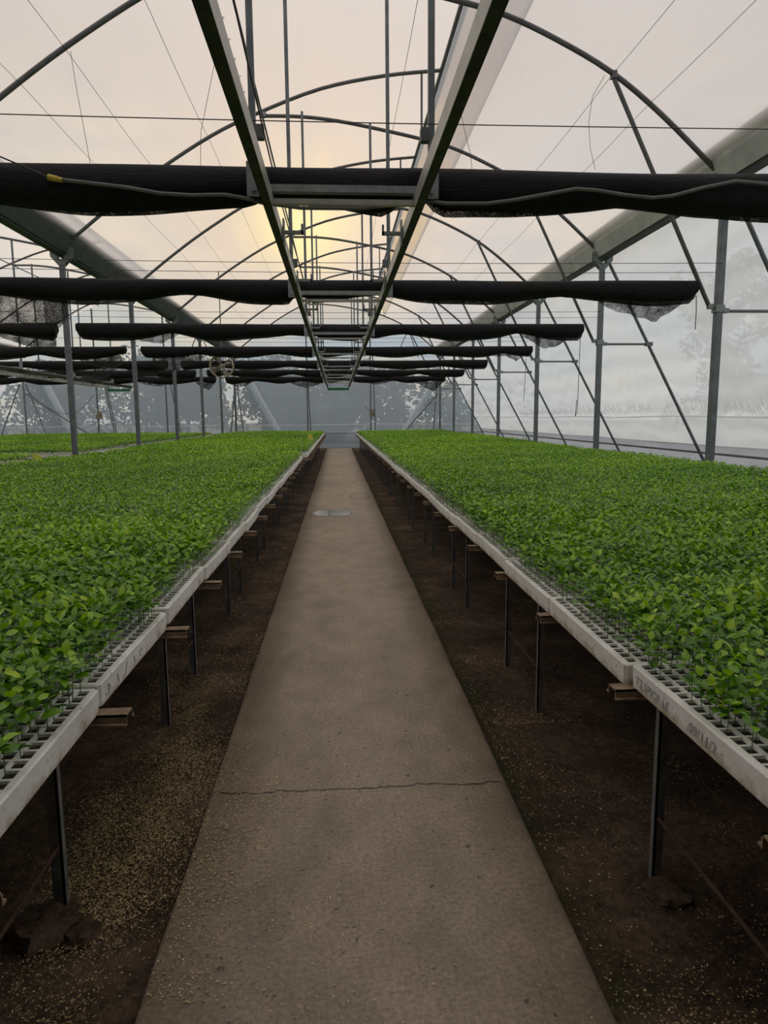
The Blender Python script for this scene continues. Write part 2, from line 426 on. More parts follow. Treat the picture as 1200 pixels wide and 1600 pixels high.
def film_sheet(P, dx, y0, y1, step=1.3):
    n = int((y1-y0)/step); g = []
    for i in range(n+1):
        y = y0+(y1-y0)*i/n
        ph = (y-YA)/S % 1.0
        sag = 0.03*math.sin(PI*ph)
        row = []
        for (x, z) in P:
            row.append((x+dx, y, z-sag+0.008*mnoise.noise(Vector((x*1.3, y*0.9, dx)))))
        g.append(row)
    return g
for bi, dx in enumerate((0.0, -BAY)):
    mb = MB(); mb.sheet(film_sheet(offset_out(LH, 0.045), dx, YF, YB)); mb.sheet(film_sheet([p for p in offset_out(RH, 0.045) if p[0] > 2.12], dx, YF, YB))
    roof = structure(mb, 'ceiling', M['roof_film'], True, ['milky plastic film roof over the aisle bay', 'milky plastic film roof over the neighbouring bay'][bi], 'roof')
    if bi == 0:
        # maker's stamps printed on the film, one every half metre
        for k in range(14):
            mb = MB(); y = 6.5+0.5*k; cx, cz = -1.38, 6.385
            sl = Vector((0.92, 0, 0.42)).normalized()
            def put(u, w): return (cx+sl.x*u, y+w, cz+sl.z*u)
            n = 18
            out_ = [put(0.05*math.cos(2*PI*j/n), 0.035*math.sin(2*PI*j/n)) for j in range(n)]
            in_ = [put(0.041*math.cos(2*PI*j/n), 0.027*math.sin(2*PI*j/n)) for j in range(n)]
            mb.add(out_+in_, [(j, (j+1) % n, n+(j+1) % n, n+j) for j in range(n)])
            for q in range(-2, 3):
                h = 0.016-abs(q)*0.003
                mb.add([put(q*0.014-0.004, -h), put(q*0.014+0.004, -h), put(q*0.014+0.004, h), put(q*0.014-0.004, h)], [(0, 1, 2, 3)])
            for q in range(4):
                mb.add([put(q*0.02-0.05, -0.058), put(q*0.02-0.037, -0.058), put(q*0.02-0.037, -0.047), put(q*0.02-0.05, -0.047)], [(0, 1, 2, 3)])
            build(mb, 'printed_mark', M['print'], roof)
    # insect net closing the long ridge vent
    vx, vz = [p for p in offset_out(RH, 0.045) if p[0] > 2.12][0]
    mb = MB(); g = []
    for i in range(40):
        y = YF+(YB-YF)*i/39; g.append([(1.90+dx, y, 7.18), (vx*0.6+0.76+dx, y, 6.6), (vx+0.05+dx, y, vz-0.06)])
    mb.sheet(g)
    structure(mb, 'window_%d' % (bi+1), M['vent_net'], False, ['grey insect net closing the ridge vent over the aisle', 'grey insect net closing the ridge vent of the next bay'][bi], 'vent net')

# outer side wall: sloping film with hem, roll-up edge, batten and skirt
def wx(z): return 4.99 + (4.12-z)*0.545
def wall_grid(z0, z1, off, nz, y0=YF, y1=YB, ny=70, wob=0.015, mirror=False):
    g = []
    for i in range(ny+1):
        y = y0+(y1-y0)*i/ny; row = []
        for j in range(nz+1):
            z = z0+(z1-z0)*j/nz
            x = wx(z)+off+wob*mnoise.noise(Vector((y*0.5, z*0.8, 3)))
            row.append((x if not mirror else (XL+XLL+BAY-0.0)-x-(0.0), y, z))
        g.append(row)
    return g
mb = MB(); mb.sheet(wall_grid(1.36, 4.2, 0.0, 10))
mb.sheet([[(4.93, y, 4.46), (wx(4.2), y, 4.2)] for y in np.linspace(YF, YB, 30)])
wall_r = structure(mb, 'wall_right', M['wall_film'], True, 'sloping milky film side wall beyond the bench posts', 'wall')
mb = MB(); mb.sheet(wall_grid(0.84, 1.36, 0.012, 4))
tag(build(mb, 'lower_panel', M['wall_film'], wall_r, True))
mb = MB(); ys = np.linspace(YF, YB, 160)
mb.tube([(wx(1.36)-0.015+0.006*math.sin(y*1.7), y, 1.36+0.012*math.sin(y*1.1)) for y in ys], 0.016, 6)
build(mb, 'hem', M['hem_film'], wall_r, True)
mb = MB(); mb.sheet([[(wx(0.80)-0.02, y, 0.84+0.015*math.sin(y*0.8)), (wx(0.70)-0.01, y, 0.70)] for y in np.linspace(YF, YB, 60)])
build(mb, 'rolled_edge', M['skirt_film'], wall_r, True)
mb = MB(); mb.tube([(wx(0.69)-0.02, y, 0.69) for y in np.linspace(YF, YB, 12)], 0.022, 6)
build(mb, 'batten', M['leg'], wall_r, True)
mb = MB(); mb.sheet(wall_grid(-0.05, 0.69, 0.0, 3))
build(mb, 'skirt', M['skirt_film'], wall_r, True)
# gathered wrinkles above the hem
mb = MB()
for i in range(260):
    y = 6.0+i*0.085+random.uniform(-0.02, 0.02)
    if y > 24: break
    h = random.uniform(0.10, 0.26); z0 = 1.40+random.uniform(0, 0.05)
    mb.tube([(wx(z0)-0.003, y, z0), (wx(z0+h*0.5)-0.012, y+0.01, z0+h*0.5), (wx(z0+h)-0.001, y-0.015, z0+h)], [0.004, 0.008, 0.002], 5)
tag(build(mb, 'gathered_fold', M['wall_film'], wall_r, True), kind='stuff')

# left outer wall, mirrored
mb = MB(); g = []
for i in range(51):
    y = YF+(YB-YF)*i/50; g.append([(XLL-0.23-(4.2-z)*0.545, y, z) for z in (0, 1, 2, 3, 4.2)] + [(XLL-0.17, y, 4.46)])
mb.sheet(g); structure(mb, 'wall_left', M['wall_film'], True, 'sloping milky film wall beyond the neighbouring bay', 'wall')

# far end wall following the roof profile, and the added dark one behind the photographer
def end_profile():
    P = [(-16.5, 0.0), (XLL-0.2, 4.3)]
    for dx in (-BAY, 0.0):
        for (x, z) in LH: P.append((x+dx, z))
        for (x, z) in RH:
            if x > 1.95: P.append((x+dx, z))
    P += [(4.95, 4.3), (7.2, 0.0)]
    return P
EP = end_profile()
def zroof(x):
    for a, b in zip(EP[:-1], EP[1:]):
        if a[0] <= x <= b[0] and b[0] > a[0]: return a[1]+(b[1]-a[1])*(x-a[0])/(b[0]-a[0])
    return 0.0
def end_wall(y, zlow, cols=120):
    g = []
    for x in np.linspace(-16.4, 7.1, cols):
        zt = max(zroof(x)+0.05, zlow+0.02)
        g.append([(x, y+0.02*mnoise.noise(Vector((x*0.6, z_*3, 0))), zlow+(zt-zlow)*z_) for z_ in np.linspace(0, 1, 12)])
    return g
mb = MB(); mb.sheet(end_wall(YB, 0.66)); wall_b = structure(mb, 'wall_back', M['end_film'], True, 'bluish film end wall closing the far end of the aisle', 'wall')
mb = MB(); g = []
for x in np.linspace(-16.4, 7.1, 140):
    g.append([(x, YB+0.01, 0.66), (x, YB-0.02+0.02*mnoise.noise(Vector((x*3, 1, 0))), 0.3), (x, YB-0.10+0.03*mnoise.noise(Vector((x*2, 5, 0))), 0.16), (x, YB-0.12+0.05*mnoise.noise(Vector((x*4, 9, 0))), 0.05), (x, YB-0.25, -0.02)])
mb.sheet(g)
mb.sheet([[(x, YB-0.22-0.13*j, 0.012+0.035*max(0, mnoise.noise(Vector((x*5, j*0.9, 2))))) for j in range(6)] for x in np.linspace(-0.62, 0.80, 24)])
build(mb, 'skirt', M['end_skirt'], wall_b, True)
mb = MB(); mb.tube([(x, YB-0.03, 0.67) for x in np.linspace(-16.2, 7.0, 12)], 0.02, 6); build(mb, 'batten', M['galv_lite'], wall_b, True)
mb = MB(); mb.tube([(x, YB-0.03, 1.06+0.012*math.sin(x*0.9)) for x in np.linspace(-15.9, 6.6, 50)], 0.011, 6); build(mb, 'seam', M['hem_film'], wall_b, True)
mb = MB(); mb.sheet(end_wall(YF, -0.05, 60)); structure(mb, 'shade_wall_front', M['net'], True, 'unseen dark cloth wall added behind the photographer to darken the near path', 'wall')  # added out of view to block light from behind and shade the near path

# ground
mb = MB(); nx, ny = 60, 110; g = []
for i in range(ny+1):
    y = YF+(YB+0.3-YF)*i/ny
    row = []
    for j in range(nx+1):
        x = -16.5+23.7*j/nx
        row.append((x, y, -0.045+0.02*mnoise.noise(Vector((x*1.1, y*1.1, 0)))))
    g.append(row)
mb.sheet(g); structure(mb, 'floor', M['soil'], True, 'bare dark soil floor under the benches', 'soil floor')
mb = MB(); ny = 160; top = []
for i in range(ny+1):
    y = YF+(31.45-YF)*i/ny
    jl = 0.005*mnoise.noise(Vector((y*1.7, 0, 0)))+0.004*mnoise.noise(Vector((y*9, 0, 0)))
    jr = 0.005*mnoise.noise(Vector((y*1.5, 7, 0)))+0.005*mnoise.noise(Vector((y*9, 4, 0)))
    xs = [-0.505+jl, -0.500+jl, -0.485+jl, -0.25, 0.06, 0.35, 0.61+jr, 0.63+jr, 0.636+jr]
    zs = [-0.08, -0.012, 0.0, 0.0, 0.0, 0.0, 0.0, -0.014, -0.08]
    top.append([(x, y, z) for x, z in zip(xs, zs)])
mb.sheet(top); n9 = 9
mb.add(top[-1], [tuple(range(8, -1, -1))])
structure(mb, 'floor_path', M['path'], True, 'worn brown concrete path running down the aisle between benches', 'path')
mb = MB(); mb.sheet([[(x, y, -0.10) for x in np.linspace(-120, 120, 9)] for y in np.linspace(-60, 200, 9)])
structure(mb, 'ground_outside', M['outside'], False, 'rough open ground outside the film walls', 'ground')

# puddle on the path
mb = MB(); n = 28; ring = []
for j in range(n):
    a = 2*PI*j/n; r = 1+0.18*mnoise.noise(Vector((math.cos(a)*1.5, math.sin(a)*1.5, 2)))
    ring.append((0.31*r*math.cos(a), 0.33*r*math.sin(a), 0.003))
mb.add(ring+[(0, 0, 0.004)], [(j, (j+1) % n, n) for j in range(n)])
mb.add([(x*1.06, y*1.06, 0.0006) for x, y, z in ring], [tuple(range(n))])
tag(build(mb, 'puddle', M['water'], None, True, (-0.09, 10.0, 0.0)), 'shallow pale puddle lying on the concrete path', 'puddle')

# ------------------------------------------------------------------ gutters
def gutter(xc, y0, y1, label, flip):
    t = thing('roof_gutter', label, 'gutter', (xc, y0, 4.14))
    mb = MB(); Lg = y1-y0
    prof = [(-0.07, 0.02), (0.07, 0.02), (0.17, 0.26), (0.20, 0.40), (0.24, 0.40), (0.24, 0.425), (0.185, 0.425), (0.15, 0.27), (0.06, 0.045), (-0.06, 0.045), (-0.15, 0.27), (-0.185, 0.425), (-0.24, 0.425), (-0.24, 0.40), (-0.20, 0.40), (-0.17, 0.26)]
    mb.prism(prof, 0, Lg)
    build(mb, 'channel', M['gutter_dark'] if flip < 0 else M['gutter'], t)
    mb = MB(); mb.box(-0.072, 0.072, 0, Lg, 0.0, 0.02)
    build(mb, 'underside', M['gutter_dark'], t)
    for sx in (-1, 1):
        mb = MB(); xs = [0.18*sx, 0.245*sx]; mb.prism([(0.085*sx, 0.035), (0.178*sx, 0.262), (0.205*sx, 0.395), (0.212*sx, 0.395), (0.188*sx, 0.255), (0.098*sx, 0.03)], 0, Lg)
        build(mb, 'lip', M['gutter_lit'] if (sx < 0 and flip > 0) else M['gutter_dark'] if flip < 0 else M['gutter'], t)  # aisle-facing slope of the side-wall gutter coloured lighter, as if lit
    return t
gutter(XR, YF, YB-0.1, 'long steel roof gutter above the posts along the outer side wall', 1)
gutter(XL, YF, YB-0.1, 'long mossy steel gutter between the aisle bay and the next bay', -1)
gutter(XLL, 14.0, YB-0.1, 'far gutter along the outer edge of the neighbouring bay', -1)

# ------------------------------------------------------------------ posts
def post(x, y, k, label, group, side):
    t = thing('gutter_post', label, 'post', (x, y, 0), group)
    w = 0.043
    mb = MB(); mb.box(-w, w, -w, w, -0.05, 4.08); build(mb, 'pole', M['galv'], t, bevel=0.006)
    mb = MB()
    for s in (-1, 1):
        yy = s*0.05
        mb.prism([(-0.05, 0.0), (0.05, 0.0), (0.17, 0.14), (0.17, 0.30), (0.10, 0.30), (0.05, 0.10), (-0.05, 0.10), (-0.10, 0.30), (-0.17, 0.30), (-0.17, 0.14)], yy-0.006, yy+0.006)
    for q in (-0.11, 0.11):
        mb.tube([(q, -0.07, 0.2), (q, 0.07, 0.2)], 0.014, 6)
    mb.tube([(0, -0.075, 0.05), (0, 0.075, 0.05)], 0.012, 6)
    build(mb, 'gutter_bracket', M['galv_lite'], t, False, (0, 0, 3.98))
    if side == 'R':
        mb = MB(); mb.box(-0.06, 0.06, -0.055, 0.055, -0.045, 0.045); mb.box(-0.14, -0.05, -0.03, 0.03, 0.0, 0.06); mb.box(0.05, 0.13, -0.03, 0.03, -0.05, 0.01)
        build(mb, 'clamp', M['galv_lite'], t, False, (0, 0, 2.70), 0.004)
        mb = MB(); zt = 2.675; xe = wx(zt)-x-0.10
        mb.tube([(0.1, 0, zt), (xe, 0, zt)], 0.02, 8); build(mb, 'tie_bar', M['galv'], t, True)
        mb = MB(); mb.tube([(0.13, 0, 4.08), (wx(0.0)-x-0.09, 0, -0.02)], 0.028, 10)
        mb.box(xe-0.06, xe+0.06, -0.04, 0.04, zt-0.035, zt+0.035)
        build(mb, 'outer_brace', M['galv'], t, True)
    else:
        for zz in (2.55, 3.12):
            mb = MB(); mb.box(-0.05, 0.05, -0.05, 0.05, zz-0.012, zz+0.012); build(mb, 'collar', M['galv'], t)
    return t
for k in range(0, 7):
    lab = ('grey steel gutter post with outward brace by the film side wall, %s from the camera' % ORD[k]) if k < 6 else 'grey steel corner post with outward brace where side wall meets end wall'
    post(XR, ROW(k)-(0.1 if k == 6 else 0), k, lab, 'gutter posts by the side wall', 'R')
for k in range(1, 7):
    lab = ('slim steel gutter post between the aisle bay and the next bay, %s in its row' % ORD[k-1]) if k < 6 else 'slim steel gutter post standing against the far end wall between the bays'
    post(XL, ROW(k)-(0.1 if k == 6 else 0), k, lab, 'gutter posts between the bays', 'L')
# end wall studs
def stud(x, braces, label, winch=False):
    t = thing('end_wall_stud', label, 'post', (x, YB-0.1, 0), 'studs of the far end wall')
    mb = MB(); zt = max(zroof(x)-0.05, 1.0)
    mb.box(-0.03, 0.03, -0.03, 0.03, -0.05, zt); build(mb, 'upright', M['galv'], t)
    for (x0, z0, x1, z1, dy) in braces:
        mb = MB(); mb.tube([(x0, -0.02, z0), (x1, -0.02-dy, z1)], 0.028, 8)
        if z0 > 1: mb.tube([(x0*0.5, -0.02, z0-0.6), (0, 0, z0-0.6)], 0.015, 6)
        build(mb, 'brace', M['galv'], t, True)
    if winch:
        mb = MB(); mb.lathe([(0, -0.22), (0.09, -0.22), (0.10, -0.12), (0.07, -0.03), (0, -0.03)], (0.12, 0, 1.68), 'y', 14)
        mb.box(-0.06, 0.2, -0.12, 0.02, 1.42, 1.60)
        mb.tube([(-0.05, -0.15, 1.7), (-0.32, -0.2, 1.95)], 0.02, 6)
        build(mb, 'winch', M['fan'], t, True)
    return t
stud(-14.09, [(0.12, 3.0, 1.15, 0.05, 0.2), (-0.15, 3.0, -1.3, 0.3, 0), (0.05, 2.6, 2.7, 0.75, 0.0)], 'end wall stud with three fanned braces at the outer edge of the next bay')
stud(-10.89, [(0.35, 3.1, 0.85, 0.05, 0.15), (0.42, 3.1, 0.98, 0.05, 0.25)], 'end wall stud carrying a hand winch in the next bay', True)
stud(-7.80, [(0.05, 4.0, 0.75, 0.05, 0.2)], 'end wall stud with one leaning brace, between winch stud and gutter post')
stud(-1.37, [(0.0, 4.5, 0.16, 0.05, 0.3)], 'end wall stud with slim brace just before the aisle end, bay-gutter side')
stud(1.57, [(0.10, 4.5, 0.22, 0.05, 0.3)], 'end wall stud carrying a small round motor beside the aisle end', True)
t = thing('corner_brace', 'dark pair of braces fanning from the gutter post on the end wall', 'brace', (XL, YB-0.2, 0))
mb = MB(); mb.tube([(-0.05, 0, 2.9), (-0.38, -0.1, -0.03)], 0.03, 8); build(mb, 'strut', M['galv'], t, True)
mb = MB(); mb.tube([(0.05, 0, 2.9), (0.36, -0.1, -0.03)], 0.026, 8); build(mb, 'strut', M['tube'], t, True)
t = thing('corner_brace', 'dark diagonal brace across the end wall from the corner post', 'brace', (XR, YB-0.22, 0))
mb = MB(); mb.tube([(-0.05, 0, 2.45), (-2.1, 0, 0.15)], 0.03, 8); build(mb, 'strut', M['galv'], t, True)
mb = MB(); mb.tube([(-0.02, 0, 4.0), (-0.32, -0.1, -0.03)], 0.026, 8); build(mb, 'strut', M['tube'], t, True)
# pale downpipes seen through the end wall
for (xa, za, xb, zb, lab) in [(4.9, 3.4, 2.7, 0.1, 'broad pale downpipe slanting outside the end wall below the side-wall gutter'),
                              (-4.5, 3.9, -2.35, 0.1, 'broad pale downpipe slanting outside the end wall below the bay gutter'),
                              (-13.6, 3.6, -11.9, 0.1, 'broad pale downpipe slanting outside the end wall of the next bay')]:
    t = thing('downpipe', lab, 'pipe', (xa, YB+0.45, 0))
    mb = MB(); mb.tube([(0, 0, za), (xb-xa, 0, zb-0.22)], 0.15, 14); build(mb, 'pipe', M['pipe_pale'], t, True)
    mb = MB(); mb.tube([(0.03*(1 if xa < 0 else -1), 0, za+0.05), (0, 0, za-0.12)], 0.175, 14); build(mb, 'sleeve', M['pipe_pale'], t, True)

# ------------------------------------------------------------------ roof arches
def arch(k, dx, label, group, knee, gable=False):
    y = ROW(k)-(0.12 if gable else 0)
    t = thing('roof_arch', label, 'arch', (dx, y, 4.3), group)
    def rel(p): return (p[0], 0, p[1]-4.3)
    for P in (LH, RH):
        mb = MB(); mb.tube([rel(p) for p in P], 0.031, 8); build(mb, 'rib', M['tube'], t, True)
    mb = MB(); mb.tube([rel((1.52, 7.13)), rel((1.52, 6.12))], 0.02, 6); build(mb, 'vent_strut', M['tube'], t, True)
    mb = MB(); mb.tube([rel((-1.15, 6.47)), rel((-1.15, 6.40))], 0.05, 8); build(mb, 'rib_joint', M['galv_lite'], t, True)
    if knee:
        mb = MB(); mb.tube([rel((3.33, 5.32)), rel((4.64, 2.73))], 0.027, 8)
        mb.box(3.29, 3.35, -0.036, 0.036, 1.03, 1.11)
        build(mb, 'knee_brace', M['tube'], t, True)
    if gable:
        for q in (-0.55, 0.45):
            mb = MB(); mb.tube([rel((3.29, 5.36)), rel((3.29+q, 4.1))], 0.022, 6); build(mb, 'strut', M['tube'], t, True)
    return t
for k in range(-1, 7):
    arch(k, 0.0, 'grey tubular roof arch over the aisle bay, %s' % (['overhead out in front of the camera', 'springing from the first side-wall post', 'springing from the second side-wall post', 'springing from the third side-wall post', 'springing from the fourth side-wall post', 'springing from the fifth side-wall post', 'springing from the sixth side-wall post', 'last one, against the far end wall'][k+1]),
         'roof arches of the aisle bay', k >= 0, k == 6)
for k in range(1, 7):
    arch(k, -BAY, 'grey tubular roof arch over the next bay, springing from the %s post between bays' % ORD[k-1], 'roof arches of the next bay', False, k == 6)
# ridge purlins
for bi, dx in enumerate((0.0, -BAY)):
    t = thing('ridge_purlin', ['long ridge purlin edging the vent above the aisle', 'long ridge purlin edging the vent of the next bay'][bi], 'purlin', (1.86+dx, YF, 7.2))
    mb = MB(); mb.tube([(0, 0, 0), (0, YB-YF-0.1, 0)], 0.035, 8); build(mb, 'tube', M['tube'], t, True)
    mb = MB(); mb.box(0.04, 0.055, 0, YB-YF-0.1, -0.16, 0.02); build(mb, 'film_strip', M['hem_film'], t)
    t = thing('vent_purlin', ['lower purlin of the ridge vent above the aisle, at the rib ends', 'lower purlin of the ridge vent of the next bay'][bi], 'purlin', (-1.17+dx, YF, 6.42))
    mb = MB(); mb.tube([(0, 0, 0), (0, YB-YF-0.1, 0)], 0.018, 6); build(mb, 'tube', M['tube'], t, True)

# ------------------------------------------------------------------ overhead boom track
def track(xc, y0, rows, label, ylast):
    t = thing('overhead_track', label, 'track', (xc, 0, 2.7))
    for s in (-1, 1):
        a, b = sorted((s*0.450, s*0.495))
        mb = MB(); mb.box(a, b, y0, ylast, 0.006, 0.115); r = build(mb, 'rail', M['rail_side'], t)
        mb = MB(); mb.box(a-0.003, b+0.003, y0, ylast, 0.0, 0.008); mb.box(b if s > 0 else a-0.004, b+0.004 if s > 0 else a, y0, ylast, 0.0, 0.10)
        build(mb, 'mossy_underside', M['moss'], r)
        mb = MB(); mb.box(a+0.004, b-0.004, y0, ylast, 0.115, 0.122); build(mb, 'upper_flange', M['galv_lite'], r)
    for k in rows:
        y = ROW(k)+(0.05 if k == -1 else -0.17)
        mb = MB(); mb.box(-0.60, 0.60, y-0.03, y+0.03, 0.122, 0.165); build(mb, 'crossbar', M['galv_lite'], t)
        mb = MB(); mb.box(-0.45, 0.45, y-0.09, y-0.05, 0.03, 0.062); build(mb, 'crossbar', M['rail_side'], t)
        for s in (-1, 1):
            hx = s*0.565
            zt = (6.43 if s < 0 else 6.27)-2.7
            mb = MB(); mb.box(hx-0.02, hx+0.02, y-0.02, y+0.02, 0.10, zt); h = build(mb, 'hanger', M['galv'], t)
            mb = MB(); mb.box(hx-0.045, hx+0.045, y-0.032, y-0.02, 0.09, 0.30); mb.tube([(hx, y-0.05, 0.13), (hx, y-0.02, 0.13)], 0.016, 8); build(mb, 'foot_plate', M['galv_lite'], h)
            mb = MB(); mb.box(hx-0.04*s-0.03, hx-0.04*s+0.03, y-0.03, y+0.03, 0.44, 0.52); build(mb, 'wire_clamp', M['tube'], h)
        for yy in (y+0.75, y+2.55):
            for s in (-1, 1):
                mb = MB(); xi = s*0.445
                mb.box(min(xi, xi-s*0.012), max(xi, xi-s*0.012), yy-0.05, yy+0.05, -0.02, 0.16)
                mb.box(min(xi, xi-s*0.15), max(xi, xi-s*0.15), yy-0.02, yy+0.02, 0.06, 0.082)
                mb.box(min(xi-s*0.15, xi-s*0.135), max(xi-s*0.15, xi-s*0.135), yy-0.02, yy+0.02, 0.06, 0.13)
                build(mb, 'splice_bracket', M['galv_lite'], t)
    mb = MB(); mb.box(-0.47, 0.47, ylast-0.25, ylast-0.2, -0.13, -0.02)
    build(mb, 'end_panel', M['green'], t)['label'] = 'green end panel'
    mb = MB(); mb.tube([(-0.45, ylast-0.22, -0.02), (-0.45, ylast-0.22, 0.1)], 0.015, 6); mb.tube([(0.45, ylast-0.22, -0.02), (0.45, ylast-0.22, 0.1)], 0.015, 6)
    build(mb, 'end_bracket', M['galv'], t)
    return t
track(0.065, YF, range(-1, 6), 'twin-rail irrigation boom track hanging above the aisle', 30.6)
track(0.065-BAY, 13.0, range(2, 6), 'twin-rail irrigation boom track hanging in the next bay', 30.6)
mb = MB(); mb.tube([(-0.40+0.01*math.sin(y*0.9), y, 3.09+0.02*math.sin(y*0.8)) for y in np.linspace(YF, 12, 40)], 0.005, 6)
tag(build(mb, 'power_cable', M['cable'], None, True), 'dark electric cable running beside the overhead track', 'cable')

# ------------------------------------------------------------------ rolled shade cloths
def shade(x0, x1, y, label, group, seed, flaps=(), big=1.0, ztop=3.035):
    t = thing('shade_cloth', label, 'shade cloth', (0, y, ztop), group)
    rs = random.Random(seed); ph = rs.uniform(0, 1.9); per = rs.uniform(1.7, 2.3)
    n = int((x1-x0)/0.07); m = 18; rings = []
    def prof(x):
        sc = abs(math.sin(PI*(x-x0+ph)/per))
        e = min(1.0, (x-x0)/0.10+0.72, (x1-x)/0.10+0.72)
        hh = (0.175+0.075*sc*big+0.03*mnoise.noise(Vector((x*1.6, seed, 0))))*e
        near = min((abs(x-q) for q in (0.065, 0.065-BAY)), key=lambda q: abs(q-0.475))
        hh += 0.045 if big == 0.81 else 0
        return min(hh, 0.195+max(0.0, abs(near-0.475)-0.05)*0.5)
    vs = []; fs = []
    for i in range(n+1):
        x = x0+(x1-x0)*i/n; H = prof(x); zt = 0.012*mnoise.noise(Vector((x*0.7, seed*3.1, 5)))-0.012*math.sin(PI*(x-x0)/(x1-x0))
        for j in range(m):
            a = 2*PI*j/m
            lump = 1+0.10*mnoise.noise(Vector((math.cos(a)*1.5, math.sin(a)*1.5+seed, x*0.8)))
            vs.append((x, 0.115*math.cos(a)*lump, zt-H*0.5+H*0.5*math.sin(a)*(lump if math.sin(a) < 0 else 1)))
    for i in range(n):
        for j in range(m): fs.append((i*m+j, i*m+(j+1) % m, (i+1)*m+(j+1) % m, (i+1)*m+j))
    fs.append(tuple(range(m-1, -1, -1))); fs.append(tuple(n*m+j for j in range(m)))
    mb = MB(); mb.add(vs, fs); build(mb, 'roll', M['net'], t, True)
    # frayed loose fold sagging in scallops under the roll
    g = []
    for i in range(n+1):
        x = x0+(x1-x0)*i/n; sc = abs(math.sin(PI*(x-x0+ph)/per)); H = prof(x); d = 0.005+0.055*sc*big
        if abs(min(abs(x-q) for q in (0.065, 0.065-BAY))-0.475) < 0.09: d = 0.004
        zz = -H*0.96
        g.append([(x, -0.03, zz+0.05), (x, -0.02, zz-d*0.5), (x, 0.01, zz-d), (x, 0.05, zz-d*0.4), (x, 0.06, zz+0.05)])
    mb = MB(); mb.sheet(g); build(mb, 'loose_fold', M['net_edge'], t, True)
    for (fx0, fx1, pts) in flaps:
        # ragged hanging corner: pts = drops along the flap
        g = []; nn = 24
        for i in range(nn+1):
            u = i/nn; x = fx0+(fx1-fx0)*u
            f = u*(len(pts)-1); a = min(int(f), len(pts)-2); d = pts[a]+(pts[a+1]-pts[a])*(f-a)
            d *= 1+0.10*mnoise.noise(Vector((x*9, seed, 1)))
            row = []
            for j in range(9):
                w = j/8
                row.append((x+0.03*mnoise.noise(Vector((x*5, w*4, seed))), 0.03+0.05*mnoise.noise(Vector((x*4, w*3, seed+3))), -0.12-d*w))
            g.append(row)
        mb = MB(); mb.sheet(g); build(mb, 'hanging_corner', M['net_open'], t, True)
    return t
GR = 'rolled black shade cloths'
shade(-4.45, 4.45, ROW(-1)+0.2, 'thick black shade cloth roll nearest the camera, grey hose lying along it', GR, 1, big=0.81)
shade(-4.50, 4.45, ROW(0), 'black shade cloth roll ending in a torn triangle at the first braced side-wall post', GR, 2, [(3.05, 4.3, (0.02, 0.2, 0.30, 0.36, 0.16)), (-4.4, -3.2, (0.30, 0.36, 0.40, 0.42, 0.40)), (-3.4, -3.12, (0.40, 0.46, 0.30))])
shade(-4.42, 4.43, ROW(1), 'black shade cloth roll tied between the second side-wall post and first bay post', GR, 3, [(3.2, 4.28, (0.02, 0.16, 0.32, 0.26, 0.05)), (-3.7, -2.7, (0.02, 0.18, 0.22, 0.06))])
shade(-4.42, 4.62, ROW(2), 'black shade cloth roll tied between the third side-wall post and second bay post', GR, 4, [(3.5, 4.5, (0.02, 0.12, 0.10, 0.22, 0.08)), (-4.2, -2.9, (0.30, 0.45, 0.28, 0.05))], 0.7)
shade(-4.40, 4.40, ROW(3), 'black shade cloth roll tied between the fourth side-wall post and third bay post', GR, 5, [(3.7, 4.3, (0.02, 0.1, 0.12, 0.05))], 0.8)
shade(-4.40, 4.45, ROW(4), 'black shade cloth roll tied between the fifth side-wall post and fourth bay post', GR, 6, [(3.8, 4.4, (0.02, 0.12, 0.18, 0.05))], 0.8)
shade(-4.40, 4.40, ROW(5), 'black shade cloth roll with pointed loose corners, last before the end wall', GR, 7, [(-2.2, -0.3, (0.0, 0.2, 0.34, 0.22, 0.0)), (0.7, 2.5, (0.0, 0.14, 0.22, 0.14, 0.0)), (2.8, 4.3, (0.0, 0.1, 0.35, 0.5, 0.15)), (-4.3, -3.3, (0.15, 0.28, 0.26, 0.05))], 0.8)
for k, fl in ((1, [(-5.9, -4.8, (0.06, 0.18, 0.30, 0.36))]), (2, [(-6.2, -4.9, (0.05, 0.2, 0.4, 0.3))]), (3, [(-7.6, -6.2, (0.03, 0.35, 0.55, 0.4, 0.1)), (-6.0, -4.9, (0.05, 0.4, 0.5, 0.05))]), (4, [(-6.4, -5.2, (0.03, 0.18, 0.06))]), (5, [(-8.0, -6.4, (0.02, 0.2, 0.25, 0.02)), (-5.6, -4.8, (0.1, 0.3, 0.4, 0.1))]), (0, [(-5.5, -4.9, (0.2, 0.4, 0.3))])):
    if k == 0: continue
    shade(-13.8, -4.78, ROW(k), 'black shade cloth roll across the next bay at the %s post between bays' % ORD[k-1], 'rolled shade cloths of the next bay', 20+k, fl)

